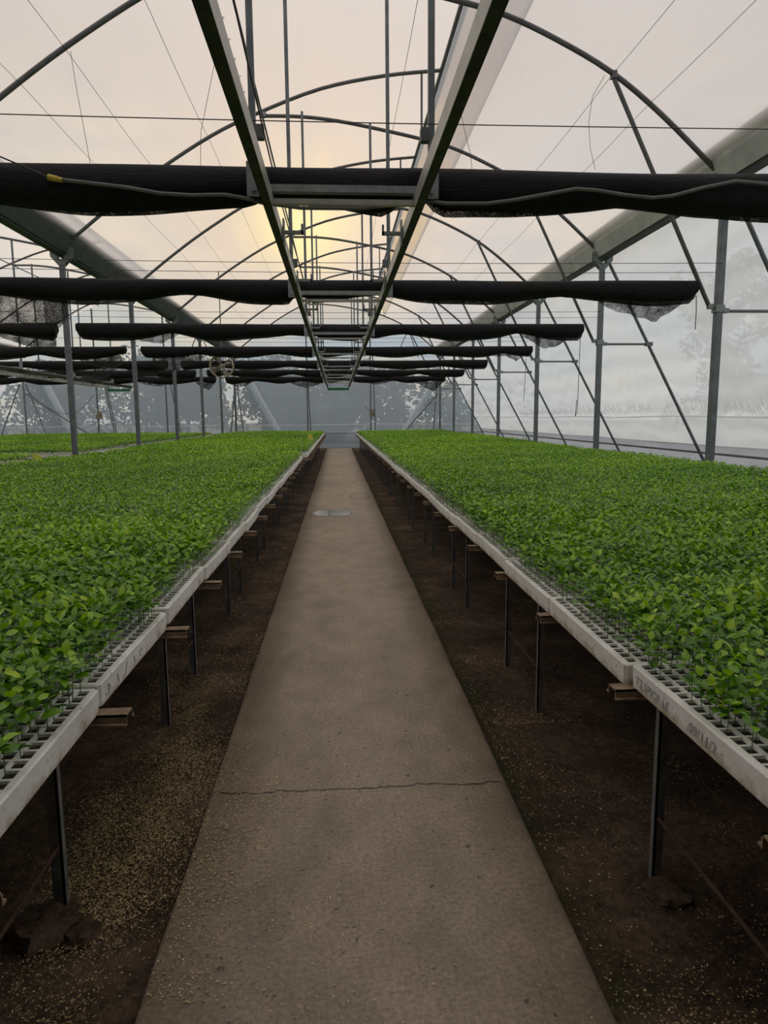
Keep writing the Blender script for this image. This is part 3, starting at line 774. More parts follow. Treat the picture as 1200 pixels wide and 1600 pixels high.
# hose lying along the front roll
def unproj(px, py, Y):
    d = _F+_R*(px-600)/FPX-_U*(py-800)/FPX
    q = Y/d[1]; return (d[0]*q, Y, CAM_H+d[2]*q)
t = thing('grey_hose', 'grey hose with yellow connector lying along the front shade roll', 'hose', unproj(86, 279, ROW(-1)+0.06))
o0 = Vector(t.location)
pts = [(90, 280), (115, 283), (150, 287), (200, 293), (250, 302), (300, 305), (350, 304), (380, 309), (410, 317), (470, 325), (560, 326), (640, 318), (665, 314), (700, 318), (760, 318), (800, 313), (850, 304), (900, 295), (930, 297), (980, 305), (1020, 309), (1050, 306), (1100, 293), (1150, 283), (1185, 286), (1230, 290)]
mb = MB(); mb.tube([Vector(unproj(x, y, ROW(-1)+0.065))-o0 for x, y in pts], 0.012, 8); build(mb, 'hose_pipe', M['hose'], t, True)
mb = MB(); a = Vector(unproj(75, 276.5, ROW(-1)+0.065))-o0; b = Vector(unproj(90, 280, ROW(-1)+0.065))-o0; mb.tube([a, b], 0.019, 10); mb.tube([b, b+(b-a)*0.5], 0.016, 10)
build(mb, 'connector', M['yellow'], t, True)
mb = MB(); mb.tube([Vector(unproj(x, y, ROW(-1)+0.065))-o0 for x, y in [(76, 277), (50, 266), (22, 254), (-30, 232)]], 0.005, 5); build(mb, 'lead_wire', M['wire'], t, True)

# ------------------------------------------------------------------ wires
for k in range(-1, 6):
    for q, z in ((0, 3.24), (1, 3.16)):
        if k == -1 and q == 1: continue
        mb = MB(); mb.tube([(x, ROW(k)+(0.1 if q else -0.05), z-0.03*math.sin(PI*(x-XL)/BAY)) for x in np.linspace(XL, XR, 16)], 0.0035, 4)
        tag(build(mb, 'support_wire', M['wire'], None, True), '%s thin wire strung over the %s shade roll' % (['upper', 'lower'][q], ['front', 'second', 'third', 'fourth', 'fifth', 'sixth', 'last'][k+1]), 'wire', 'shade support wires')
for k in range(1, 6):
    mb = MB(); mb.tube([(x, ROW(k), 3.24-0.03*math.sin(PI*(x-XLL)/BAY)) for x in np.linspace(XLL, XL, 16)], 0.004, 4)
    tag(build(mb, 'support_wire', M['wire'], None, True), 'thin wire strung over the %s shade roll of the next bay' % ORD[k-1], 'wire', 'shade support wires')
for (x, z, lab) in [(-2.93, 5.46, 'thin roof wire at the rib joint, bay-gutter half'), (-2.05, 6.0, 'thin roof wire higher up, bay-gutter half'), (-3.45, 5.10, 'thin roof wire lowest down, bay-gutter half'),
                    (3.29, 5.36, 'thin roof wire at the knee brace joint, side-wall half'), (3.72, 5.02, 'thin roof wire lowest down, side-wall half'), (1.0, 6.13, 'thin roof wire under the vent overlap')]:
    mb = MB(); pts = []
    for y in np.linspace(0.0, YB-0.2, 90):
        ph = ((y-YA)/S) % 1.0; pts.append((x, y, z-0.03*math.sin(PI*ph)))
    mb.tube(pts, 0.0035, 4); tag(build(mb, 'roof_wire', M['wire'], None, True), lab, 'wire', 'roof wires')
# dangling strings
for (pts, Y, lab) in [([(110, 80), (118, 130), (130, 195), (141, 256)], ROW(0), 'loose string hanging from the first arch on the bay-gutter side'),
                      ([(335, 100), (325, 150), (314, 205), (313, 262)], ROW(0), 'loose string hanging beside the rail from the first arch'),
                      ([(945, 118), (926, 150), (920, 190), (922, 230), (930, 265)], ROW(0), 'loose string looping from the first arch by the knee brace'),
                      ([(720, 175), (726, 205), (735, 240), (738, 268)], ROW(0), 'loose string hanging just outside the track'),
                      ([(1088, 462), (1088, 485), (1086, 515)], ROW(0)+0.02, 'pull cord under the torn cloth end at the first braced post'),
                      ([(907, 520), (905, 570), (902, 640), (899, 651), (901, 625)], ROW(1)+0.02, 'long pull cord with a loop beneath the second side-wall cloth end'),
                      ([(822, 560), (820, 600), (818, 628)], ROW(2)+0.02, 'pull cord beneath the third side-wall cloth end')]:
    mb = MB(); mb.tube([unproj(x, y, Y) for x, y in pts], 0.003 if Y == ROW(0) else 0.006, 4)
    tag(build(mb, 'hanging_string', M['wire'], None, True), lab, 'string')
# cable sagging in the next bay by the end wall
mb = MB(); mb.tube([unproj(x, y, YB-0.6) for x, y in [(40, 607), (60, 628), (80, 642), (100, 647), (120, 644), (135, 632), (146, 617)]], 0.012, 5)
tag(build(mb, 'sagging_cable', M['cable'], None, True), 'grey cable sagging between two end wall studs in the next bay', 'cable')

# ------------------------------------------------------------------ fan
FX, FY, FZ = -3.14, 19.4, 2.82
t = thing('circulation_fan', 'round tan circulation fan hanging in front of the fourth cloth roll, bay-post side', 'fan', (FX, FY, FZ))
mb = MB(); R_ = 0.31
mb.lathe([(R_-0.012, -0.12), (R_+0.014, -0.12), (R_+0.014, 0.10), (R_-0.012, 0.10), (R_-0.012, -0.12)], (0, 0, 0), 'y', 36)
build(mb, 'shroud', M['fan'], t, True)
mb = MB()
mb.tube([(0.06*math.cos(a), -0.12, 0.06*math.sin(a)) for a in np.linspace(0, 2*PI, 24)], 0.004, 5)
for q in range(4): mb.tube([(0.06*math.cos(q*PI/2), -0.12, 0.06*math.sin(q*PI/2)), (R_*math.cos(q*PI/2), -0.12, R_*math.sin(q*PI/2))], 0.004, 5)
build(mb, 'guard', M['fan'], t, True)
mb = MB(); mb.lathe([(0, -0.08), (0.05, -0.07), (0.065, 0.0), (0.07, 0.16), (0, 0.16)], (0, 0, 0), 'y', 16); build(mb, 'motor', M['fan_blade'], t, True)
for q in range(4):
    a0 = q*PI/2+0.5; g = []
    for i in range(6):
        r = 0.05+0.23*i/5; w = 0.18+0.12*i/5; row = []
        for j in range(4):
            a = a0+(j/3-0.5)*w*2.2; row.append((r*math.cos(a), -0.04+0.09*(j/3-0.5), r*math.sin(a)))
        g.append(row)
    mb = MB(); mb.sheet(g); b = build(mb, 'blade', M['fan_blade'], t, True)
    sm = b.modifiers.new('thickness', 'SOLIDIFY'); sm.thickness = 0.006
mb = MB(); mb.tube([(0, 0.05, R_), (0, 0.05, 2.5)], 0.014, 8); mb.box(-0.06, 0.06, 0.0, 0.1, R_-0.01, R_+0.03); build(mb, 'hanger', M['galv'], t)

# ------------------------------------------------------------------ trays, benches and seedlings
TL, TW, TH = 0.722, 0.382, 0.068          # tray along the aisle, across, thick
NCY, NCX = 17, 9
TOPZ = 0.69
def tray_meshes():
    mb = MB(); ch = 0.010
    hx, hy = TW/2, TL/2; b = 0.014
    def rr(inset, z, shrink=0.0):
        x, y = hx-inset-shrink, hy-inset-shrink; c = ch
        return [(x-c, -y, z), (x, -y+c, z), (x, y-c, z), (x-c, y, z), (-x+c, y, z), (-x, y-c, z), (-x, -y+c, z), (-x+c, -y, z)]
    levels = [rr(0.006, 0.0), rr(0.002, 0.004), rr(0.0, TH-0.004), rr(0.004, TH)]
    vs = [p for lv in levels for p in lv]; fs = []
    for i in range(3):
        for j in range(8): fs.append((i*8+j, i*8+(j+1) % 8, (i+1)*8+(j+1) % 8, (i+1)*8+j))
    fs.append(tuple(range(7, -1, -1)))
    mb.add(vs, fs)
    # lattice top: cells as open pockets
    x0, y0 = -hx+b, -hy+b; cx, cy = (TW-2*b)/NCX, (TL-2*b)/NCY; w = 0.0042; d = 0.007; sl = 0.0012
    soil = MB()
    for i in range(NCX):
        for j in range(NCY):
            a0, a1, c0, c1 = x0+i*cx, x0+(i+1)*cx, y0+j*cy, y0+(j+1)*cy
            o = [(a0, c0, TH), (a1, c0, TH), (a1, c1, TH), (a0, c1, TH)]
            n_ = [(a0+w, c0+w, TH), (a1-w, c0+w, TH), (a1-w, c1-w, TH), (a0+w, c1-w, TH)]
            l_ = [(a0+w+sl, c0+w+sl, TH-d), (a1-w-sl, c0+w+sl, TH-d), (a1-w-sl, c1-w-sl, TH-d), (a0+w+sl, c1-w-sl, TH-d)]
            mb.add(o+n_+l_, [(0, 1, 5, 4), (1, 2, 6, 5), (2, 3, 7, 6), (3, 0, 4, 7), (4, 5, 9, 8), (5, 6, 10, 9), (6, 7, 11, 10), (7, 4, 8, 11)])
            mx, my = (a0+a1)/2+random.uniform(-.003, .003), (c0+c1)/2+random.uniform(-.003, .003)
            soil.add(l_+[(mx, my, TH-d+random.uniform(0.002, 0.007))], [(0, 1, 4), (1, 2, 4), (2, 3, 4), (3, 0, 4)])
    # rim between outer edge and lattice
    X, Y = hx-b, hy-b; q = rr(0.004, TH)
    inner = [(X, -Y, TH), (X, Y, TH), (-X, Y, TH), (-X, -Y, TH)]
    mb.add(q+inner, [(1, 2, 9, 8), (2, 3, 9), (3, 4, 10, 9), (4, 5, 10), (5, 6, 11, 10), (6, 7, 11), (7, 0, 8, 11), (0, 1, 8)])
    return mb.mesh('seed_tray', M['foam']), soil.mesh('potting_soil', M['peat'])
TRAY_ME, PEAT_ME = tray_meshes()
def put_tray(x, y, label, group, jx=0.012, dz=None):
    o = bpy.data.objects.new('seed_tray', TRAY_ME); COL.objects.link(o)
    o.location = (x-math.copysign(random.uniform(0, jx), x if abs(x) < 3 else 1), y+random.uniform(-0.003, 0.003), TOPZ-TH+(random.uniform(-0.006, 0.006) if dz is None else dz))
    o.rotation_euler = (random.uniform(-0.011, 0.011), random.uniform(-0.008, 0.008), random.uniform(-0.010, 0.010))
    tag(o, label, 'seed tray', group)
    c = bpy.data.objects.new('potting_soil', PEAT_ME); COL.objects.link(c); c.parent = o
    return o
PITCH_Y = 0.735
def bench(x0, x1, y0, y1, xleg, label, legs_y, beam_y, tip, rods=True):
    """x0 = aisle-side edge of the trays"""
    sgn = 1 if x1 > x0 else -1
    t = thing('growing_bench', label, 'bench', (xleg, y0, 0))
    bx, by = xleg, y0
    rows_x = [xleg, (xleg*0.5+x1*0.5)]
    for y in legs_y:
        for rx in rows_x:
            mb = MB(); s = sgn
            x_ = rx-bx; y_ = y-by
            mb.box(min(x_, x_+0.006*s), max(x_, x_+0.006*s), y_-0.014, y_+0.014, -0.06, 0.565)
            mb.box(min(x_, x_+0.034*s), max(x_, x_+0.028*s), y_-0.014, y_-0.008, -0.06, 0.565)
            build(mb, 'leg', M['leg'], t)
    for rx in rows_x+[x1-sgn*0.15]:
        mb = MB(); x_ = rx-bx; mb.box(x_-0.02, x_+0.02, y0-by, y1-by, 0.563, 0.585); build(mb, 'side_rail', M['leg'], t)
    for y in beam_y:
        mb = MB(); a, b_ = sorted((tip-bx, x1-sgn*0.05-bx)); y_ = y-by
        z0, z1 = 0.572, TOPZ-TH-0.002
        mb.box(a, b_, y_-0.028, y_+0.028, z1-0.005, z1); mb.box(a, b_, y_-0.028, y_-0.023, z0+0.02, z1); mb.box(a, b_, y_+0.023, y_+0.028, z0+0.02, z1)
        mb.box(a, b_, y_-0.038, y_-0.028, z0+0.02, z0+0.025); mb.box(a, b_, y_+0.028, y_+0.038, z0+0.02, z0+0.025)
        build(mb, 'cross_beam', M['channel'], t)
    if rods:
        ly = sorted(legs_y)
        for a, b_ in zip(ly[:-1], ly[1:]):
            if b_-a < 0.8:
                mb = MB(); mb.tube([(0.01*sgn, a-by, 0.17), (0.01*sgn, b_-by, 0.17)], 0.006, 6); build(mb, 'tie_rod', M['rust'], t, True)
    return t
RX0, RX1 = 0.835, 0.835+10*0.387
LX0, LX1 = -0.65, -0.65-10*0.387
LBX0, LBX1 = -5.32, -5.32-20*0.387
YR0 = 1.845-2*PITCH_Y; YL0 = 1.795-2*PITCH_Y
NROW = 41
right_legs = [y for k in range(-1, 16) for y in (1.28+1.87*k, 1.905+1.87*k) if 0.3 < y < YR0+NROW*PITCH_Y-0.1]
bench(RX0, RX1, YR0, YR0+NROW*PITCH_Y, 0.955, 'long growing bench between the path and the film side wall', right_legs, [YR0+PITCH_Y*k for k in range(NROW+1)], 0.782)
GAPL = 17                      # rows before the break in the bench by the bay posts
YL1 = YL0+GAPL*PITCH_Y; YL2 = YL1+0.45
leftA = [y for k in range(-1, 16) for y in (1.28+1.87*k, 1.905+1.87*k) if 0.3 < y < YL1-0.1]
leftB = [y for k in range(-1, 18) for y in (1.28+1.87*k, 1.905+1.87*k) if YL2+0.1 < y < YL2+24*PITCH_Y-0.1]
bench(LX0, LX1, YL0, YL1, -0.82, 'growing bench beside the path on the bay-post side, front section', leftA, [YL0+PITCH_Y*k for k in range(GAPL+1)], -0.573)
bench(LX0+0.05, LX1, YL2, YL2+24*PITCH_Y, -0.80, 'growing bench beside the path on the bay-post side, rear section', leftB, [YL2+PITCH_Y*k for k in range(25)], -0.50)
yb0, yb1 = 14.25, 14.25+21*PITCH_Y
bench(LBX0, LBX1, yb0, yb1, -5.45, 'growing bench in the next bay, rear section with pale tray edge', [yb0+0.4+1.25*k for k in range(13)], [yb0+PITCH_Y*k for k in range(22)], -5.25, False)
yc0, yc1 = 4.6, 4.6+11*PITCH_Y
bench(LBX0, LBX1, yc0, yc1, -5.45, 'growing bench in the next bay, front section by the cross gap', [yc0+0.4+1.25*k for k in range(7)], [yc0+PITCH_Y*k for k in range(12)], -5.25, False)

# trays
def in_view(P, margin=30):
    d = np.asarray(P, float)-np.array([0, 0, CAM_H]); z = d@_F
    x = 600+FPX*(d@_R)/np.maximum(z, 1e-3); y = 800-FPX*(d@_U)/np.maximum(z, 1e-3)
    return (z > 0.1) & (x > -margin) & (x < 1200+margin) & (y > -margin) & (y < 1600+margin), z
def tray_bank(x0, sgn, y0, nrows, ncols, side, offs=0.0, deep_y=4.3, start=0, first_vis=0):
    rest = []
    for r in range(nrows):
        yc = y0+PITCH_Y*(r+0.5)
        for c in range(ncols):
            xc = x0+sgn*(0.387*c+TW/2)
            vis = bool(in_view([[xc-0.2, yc, TOPZ], [xc+0.2, yc, TOPZ], [xc, yc+0.36, TOPZ], [xc, yc-0.36, TOPZ]], 0)[0].any())
            if c == 0 and vis:
                i = tray_bank.count.setdefault(side, 0); tray_bank.count[side] += 1
                tr = put_tray(xc, yc, 'white foam tray edging the %s, %s from camera' % (side, nth(i)) if i else 'white foam tray edging the %s, the front one' % side, 'edge trays of the '+side, 0.014)
                if side == 'side-wall bench' and i == 0: tray_bank.ink = tr
                if side == 'bay-post bench' and i == 1: tray_bank.ink2 = tr
            elif vis and yc < deep_y:
                put_tray(xc, yc, 'foam tray mostly hidden under leaves, behind the edge trays of the %s' % side, 'leaf-covered trays of the '+side, 0.002)
            else: rest.append((xc, yc))
    return rest
tray_bank.count = {}
first_word = {'side-wall bench': 'cut off by the picture edge', 'bay-post bench': 'cut off by the picture edge', 'rear bench of the next bay': 'first beyond the cross gap'}
rest_R = tray_bank(RX0, 1, YR0, NROW, 10, 'side-wall bench')
rest_L = tray_bank(LX0, -1, YL0, GAPL, 10, 'bay-post bench')
rest_L += tray_bank(LX0+0.05, -1, YL2, 24, 10, 'bay-post bench')
rest_B = tray_bank(LBX0, -1, yb0, 21, 20, 'rear bench of the next bay')
rest_C = tray_bank(LBX0, -1, yc0, 11, 20, 'front bench of the next bay', deep_y=0) if False else [(LBX0-0.387*c-TW/2, yc0+PITCH_Y*(r+0.5)) for r in range(11) for c in range(20)]
def rest_trays(rest, label):
    mb = MB()
    for (x, y) in rest:
        mb.box(x-TW/2+0.012, x+TW/2-0.012, y-TL/2+0.006, y+TL/2-0.006, TOPZ-TH, TOPZ-0.006)
    tag(build(mb, 'seed_trays', M['foam']), label, 'seed trays', kind='stuff')
rest_trays(rest_R, 'foam trays buried under the leaves of the side-wall bench')
rest_trays(rest_L, 'foam trays buried under the leaves of the bay-post bench')
rest_trays(rest_B, 'foam trays buried under the leaves of the rear next-bay bench')
rest_trays(rest_C, 'foam trays buried under the leaves of the front next-bay bench')

# pencil writing on the second side-wall tray, reading from its far end
def writing(parent, text, y_start, size, z, shear=0.0, face=-1):
    cu = bpy.data.curves.new('handwriting', 'FONT'); cu.body = text; cu.size = size; cu.shear = shear; cu.space_character = 1.05
    tmp = bpy.data.objects.new('handwriting', cu)
    o = bpy.data.objects.new('handwriting', bpy.data.meshes.new_from_object(tmp)); COL.objects.link(o); o.parent = parent
    bpy.data.objects.remove(tmp); o.data.materials.clear(); o.data.materials.append(M['ink'])
    # reading direction -Y, up +Z, facing the aisle (-X)
    o.matrix_local = Matrix(((0, 0, -1, -TW/2-0.0012), (-1, 0, 0, y_start), (0, 1, 0, z), (0, 0, 0, 1))) if face < 0 else Matrix(((0, 0, 1, TW/2+0.0012), (1, 0, 0, y_start), (0, 1, 0, z), (0, 0, 0, 1)))
    return o
WR = tray_bank.ink
writing(WR, 'T2 SPIOF LE', 0.330, 0.036, 0.020, 0.15)
writing(WR, '09/11/2', 0.035, 0.038, 0.018, 0.15)
mb = MB()
for (y, z, y2, z2) in [(-0.13, 0.05, -0.15, 0.012), (-0.30, 0.045, -0.30, 0.015), (-0.30, 0.045, -0.286, 0.04), (-0.286, 0.04, -0.286, 0.028), (-0.286, 0.028, -0.30, 0.026), (-0.22, 0.046, -0.21, 0.02), (-0.06, 0.045, -0.05, 0.02), (0.0, 0.044, 0.01, 0.018), (0.02, 0.044, 0.03, 0.03)]:
    mb = MB(); mb.tube([(TW/2+0.0008, y, z), (TW/2+0.0008, y2, z2)], 0.0012, 4)
    build(mb, 'pencil_mark', M['ink'], tray_bank.ink2)

# ---- leaves by numpy
def leaf_template(level):
    """vertices (along, across, up), triangles"""
    if level == 0:
        V = [(0, 0, 0), (0.28, 0, -0.02), (0.62, 0, 0.0), (1, 0, -0.14),
             (0.14, 0.30, 0.05), (0.42, 0.48, 0.07), (0.74, 0.30, 0.02),
             (0.14, -0.30, 0.05), (0.42, -0.48, 0.07), (0.74, -0.30, 0.02)]
        T = [(0, 1, 4), (1, 5, 4), (1, 2, 5), (2, 6, 5), (2, 3, 6), (0, 7, 1), (1, 7, 8), (1, 8, 2), (2, 8, 9), (2, 9, 3)]
    elif level == 1:
        V = [(0, 0, 0), (0.5, 0, -0.02), (1, 0, -0.12), (0.38, 0.48, 0.06), (0.38, -0.48, 0.06)]
        T = [(0, 1, 3), (1, 2, 3), (0, 4, 1), (1, 4, 2)]
    else:
        V = [(0, 0, 0), (1, 0, -0.12), (0.42, 0.5, 0.08), (0.42, -0.5, 0.08)]
        T = [(0, 1, 2), (0, 3, 1)]
    return np.array(V), np.array(T)
def leaves(px, py, pz, h, level, nl, rng, base_tint, lsc=1.0):
    """NL leaves round each plant; returns V, T, tint"""
    n = len(px); Vt, Tt = leaf_template(level)
    yaw0 = rng.uniform(0, 2*PI, n)[:, None]; j = np.arange(nl)[None, :]
    yaw = yaw0+j*2.399+rng.uniform(-0.35, 0.35, (n, nl))
    f = j/max(nl-1, 1)
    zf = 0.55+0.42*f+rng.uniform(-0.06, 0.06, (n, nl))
    tilt = 0.10+0.55*f+rng.uniform(-0.42, 0.35, (n, nl))
    tilt = np.where(f > 0.9, tilt+0.1, tilt)
    Ln = (0.046-0.014*f)*lsc*rng.uniform(0.75, 1.25, (n, nl))*(h[:, None]/0.125)**0.5
    Wn = Ln*rng.uniform(0.56, 0.76, (n, nl))
    roll = rng.uniform(-0.45, 0.45, (n, nl))
    ca, sa, ct, st = np.cos(yaw), np.sin(yaw), np.cos(tilt), np.sin(tilt)
    a = np.stack([ca*ct, sa*ct, st], -1); s0 = np.stack([-sa, ca, np.zeros_like(sa)], -1)
    u0 = np.cross(a, s0)
    s = s0*np.cos(roll)[..., None]+u0*np.sin(roll)[..., None]; u = np.cross(a, s)
    stem = np.stack([px, py, pz], -1)[:, None, :]+np.stack([0.010*ca, 0.010*sa, zf*h[:, None]], -1)
    P = (stem[:, :, None, :]+a[:, :, None, :]*(Vt[:, 0]*1.0)[None, None, :, None]*Ln[..., None, None]
         + s[:, :, None, :]*Vt[:, 1][None, None, :, None]*Wn[..., None, None]
         + u[:, :, None, :]*Vt[:, 2][None, None, :, None]*Ln[..., None, None])
    k = len(Vt); V = P.reshape(-1, 3)
    T = (np.arange(n*nl)[:, None, None]*k+Tt[None]).reshape(-1, 3)
    tint = np.clip(base_tint[:, None]+0.42*(f-0.5)+rng.normal(0, 0.12, (n, nl)), 0, 1)  # random leaf tone, plus lower leaves darkened to paint in canopy shade
    return V, T, np.repeat(tint.reshape(-1), k)
def stems(px, py, pz, h, rng):
    n = len(px); r = 0.0016
    an = np.array([0, 2.094, 4.189]); ring = np.stack([np.cos(an)*r, np.sin(an)*r, np.zeros(3)], -1)
    base = np.stack([px, py, pz-0.012], -1); top = np.stack([px+rng.uniform(-.006, .006, n), py+rng.uniform(-.006, .006, n), pz+h*0.95], -1)
    V = np.concatenate([base[:, None, :]+ring[None], top[:, None, :]+ring[None]*0.7], 1).reshape(-1, 3)
    Tt = np.array([(0, 1, 4), (0, 4, 3), (1, 2, 5), (1, 5, 4), (2, 0, 3), (2, 3, 5)])
    return V, (np.arange(n)[:, None, None]*6+Tt[None]).reshape(-1, 3)
def lownoise(x, y, seed, sc):
    r = np.random.default_rng(seed); out = np.zeros_like(x)
    for i in range(5):
        a = r.uniform(0, 2*PI); fr = sc*r.uniform(0.5, 1.8); out += np.sin((x*math.cos(a)+y*math.sin(a))*fr+r.uniform(0, 6.28))
    return out/2.6
def cells(x0, sgn, y0, nrows, ncols, rng, step=1):
    b = 0.014; cx, cy = (TW-2*b)/NCX, (TL-2*b)/NCY
    ix = np.arange(0, NCX*ncols); iy = np.arange(0, NCY*nrows)
    X = np.array([x0+sgn*(0.387*(i//NCX)+b+cx*(i % NCX+0.5)) for i in ix])
    Y = np.array([y0+PITCH_Y*(i//NCY)+(PITCH_Y-TL)/2+b+cy*(i % NCY+0.5) for i in iy])
    gx, gy = np.meshgrid(X, Y); ci = np.meshgrid(ix, iy)[0]
    gx, gy, ci = gx.ravel(), gy.ravel(), ci.ravel()
    # a few blanks, most of them in the outer cells by the path
    miss = rng.uniform(0, 1, len(gx)) < np.select([ci == 0, ci == 1, ci == 2], [0.45, 0.22, 0.10], 0.03)
    if step > 1: miss |= rng.uniform(0, 1, len(gx)) > 1/step
    k = ~miss
    gx, gy, ci = gx[k], gy[k], ci[k]
    return gx+rng.uniform(-.006, .006, len(gx)), gy+rng.uniform(-.006, .006, len(gx)), ci
def plant_attrs(x, y, ci, rng, seed):
    h = 0.118+0.012*lownoise(x, y, seed, 1.3)+0.006*lownoise(x, y, seed+1, 5)+rng.normal(0, 0.012, len(x))
    h = np.where(ci == 0, h*0.86, h); h = np.clip(h, 0.06, 0.19)
    tint = 0.45+0.09*lownoise(x, y, seed+2, 0.9)+0.07*lownoise(x, y, seed+3, 4)+rng.normal(0, 0.08, len(x))
    return h, tint
PZ = TOPZ-0.008
cand = []       # near plants for individual objects
banks = []
def bank(x0, sgn, sections, ncols, seed, far_step=1.6):
    rng = np.random.default_rng(seed); xs, ys, cs = [], [], []
    for (xo, y0, nrows) in sections:
        x, y, c = cells(x0+xo, sgn, y0, nrows, ncols, rng); xs.append(x); ys.append(y); cs.append(c)
    x, y, c = np.concatenate(xs), np.concatenate(ys), np.concatenate(cs)
    h, tint = plant_attrs(x, y, c, rng, seed)
    return [x, y, h, tint, c, rng]
bR = bank(RX0, 1, [(0, YR0, NROW)], 10, 101)
bL = bank(LX0, -1, [(0, YL0, GAPL), (0.05, YL2, 24)], 10, 202)
def pick_near(b, n):
    x, y, h, tint, c, rng = b
    P = np.stack([x, y, np.full_like(x, TOPZ+0.08)], -1)
    ok, z = in_view(P, 10); d = np.where(ok, z, 1e9)
    idx = np.argsort(d)[:n]; return idx
nearR, nearL = pick_near(bR, 150), pick_near(bL, 150)
# seedling kinds: stem mesh with a foliage child
KINDS = []
for q in range(12):
    rng = np.random.default_rng(900+q); z0 = np.zeros(1)
    hh = np.array([0.125])
    sv, st_ = stems(z0, z0, z0, hh, rng)
    nl = [6, 7, 7, 8][q % 4]
    lv, lt, ti = leaves(z0, z0, z0, hh, 0, nl, rng, np.array([0.35+0.28*(q % 5)/4]))
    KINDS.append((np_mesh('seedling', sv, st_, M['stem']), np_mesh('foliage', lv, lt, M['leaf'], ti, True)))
def individuals(b, idx, label, group):
    x, y, h, tint, c, rng = b
    for i in idx:
        sm, fm = random.choice(KINDS)
        o = bpy.data.objects.new('seedling', sm); COL.objects.link(o)
        o.location = (x[i], y[i], PZ); o.rotation_euler = (random.uniform(-.05, .05), random.uniform(-.05, .05), random.uniform(0, 6.28))
        s = float(h[i])/0.125; o.scale = (0.5+0.5*s, 0.5+0.5*s, s)
        tag(o, label, 'seedling', group)
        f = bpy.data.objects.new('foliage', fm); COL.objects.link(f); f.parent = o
individuals(bR, nearR, 'green broad-leaved seedling in the front trays of the side-wall bench', 'front seedlings of the side-wall bench')
individuals(bL, nearL, 'green broad-leaved seedling in the front trays of the bay-post bench', 'front seedlings of the bay-post bench')
def mass(b, skip, label, seed, cuts=(4.6, 12.0)):
    x, y, h, tint, c, rng = b
    keep = np.ones(len(x), bool); keep[list(skip)] = False
    P = np.stack([x, y, np.full_like(x, TOPZ+0.1)], -1)
    ok, z = in_view(P, 700); keep &= ok | (np.hypot(x, y) < 2.2)
    Vs, Ts, Cs, off = [], [], [], 0
    for lev, (a, e, nl, sc, frac) in enumerate([(-9, cuts[0], 7, 1.0, 1.0), (cuts[0], cuts[1], 7, 0.95, 1.0), (cuts[1], 99, 5, 1.2, 0.66)]):
        m = keep & (y >= a) & (y < e)
        if frac < 1: m &= rng.uniform(0, 1, len(x)) < frac
        if not m.any(): continue
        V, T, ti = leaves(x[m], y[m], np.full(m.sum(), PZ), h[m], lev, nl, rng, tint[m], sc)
        Vs.append(V); Ts.append(T+off); Cs.append(ti); off += len(V)
        if lev < 2:
            mm = m & ((c < 14) | (y < 3.5))
            V, T = stems(x[mm], y[mm], np.full(mm.sum(), PZ), h[mm], rng)
            Vs.append(V); Ts.append(T+off); Cs.append(np.full(len(V), 0.55)); off += len(V)
    me = np_mesh('seedling_foliage', np.concatenate(Vs), np.concatenate(Ts), M['leaf'], np.concatenate(Cs), True)
    o = bpy.data.objects.new('seedling_foliage', me); COL.objects.link(o)
    tag(o, label, 'seedlings', kind='stuff'); return o
mass(bR, nearR, 'carpet of green seedlings covering the side-wall bench', 1)
mass(bL, nearL, 'carpet of green seedlings covering the bench by the bay posts', 2)
bB = bank(LBX0, -1, [(0, yb0, 21)], 20, 303)
mass(bB, [], 'carpet of green seedlings on the rear bench of the next bay', 3, (4.6, 5.0))
bC = bank(LBX0, -1, [(0, yc0, 11)], 20, 404)
mass(bC, [], 'carpet of green seedlings on the front bench of the next bay', 4, (4.6, 5.0))

# sticky traps and stakes
def trap(x, y, h, label, card):
    t = thing('sticky_trap', label, 'sticky trap', (x, y, TOPZ))
    mb = MB(); mb.tube([(0, 0, -0.02), (0, 0, h)], 0.006, 6); build(mb, 'stake', M['stake'], t, True)
    if card:
        mb = MB(); mb.box(-0.06, 0.06, -0.007, -0.005, h-0.16, h); build(mb, 'card', M['card'], t)
trap(-0.70, 17.6, 0.30, 'yellow sticky card at the path edge of the bay-post bench rear section', True)
trap(-0.66, 12.55, 0.34, 'thin pale stake without card by the break in the bay-post bench', False)
trap(0.90, 17.2, 0.30, 'thin pale stake at the path edge of the side-wall bench', False)
trap(-4.42, 10.4, 0.20, 'small yellow card between the two bays by the front next-bay bench', True)

# ------------------------------------------------------------------ litter on the ground
rng = np.random.default_rng(5)
def flakes(n, xf, yf, zf, size):
    x, y = xf(n), yf(n); z = zf(x, y)
    a = rng.uniform(0, 2*PI, n); l = size*rng.uniform(0.6, 1.4, n); w = l*0.42
    d = np.stack([np.cos(a), np.sin(a), rng.uniform(-.35, .35, n)], -1); s = np.stack([-np.sin(a), np.cos(a), rng.uniform(-.35, .35, n)], -1)
    c = np.stack([x, y, z], -1)
    V = np.stack([c-d*l[:, None], c+s*w[:, None], c+d*l[:, None], c-s*w[:, None]], 1).reshape(-1, 3)
    T = (np.arange(n)[:, None, None]*4+np.array([(0, 2, 1), (0, 3, 2)])[None]).reshape(-1, 3)
    return V, T, np.repeat(rng.uniform(0, 1, n)**1.3, 4)
def clump(n, x0, x1, y0, y1, thr=0.0, seed=0, edge=None):
    X = rng.uniform(x0, x1, n*6); Y = y0+(y1-y0)*rng.uniform(0, 1, n*6)**1.6
    f = 0.55*lownoise(X, Y, seed, 6.0)+0.45*lownoise(X, Y, seed+5, 17.0)+rng.normal(0, 0.75, n*6)
    if edge is not None: f = f+edge(X, Y)
    k = np.argsort(-f)[:n]; return X[k], Y[k]
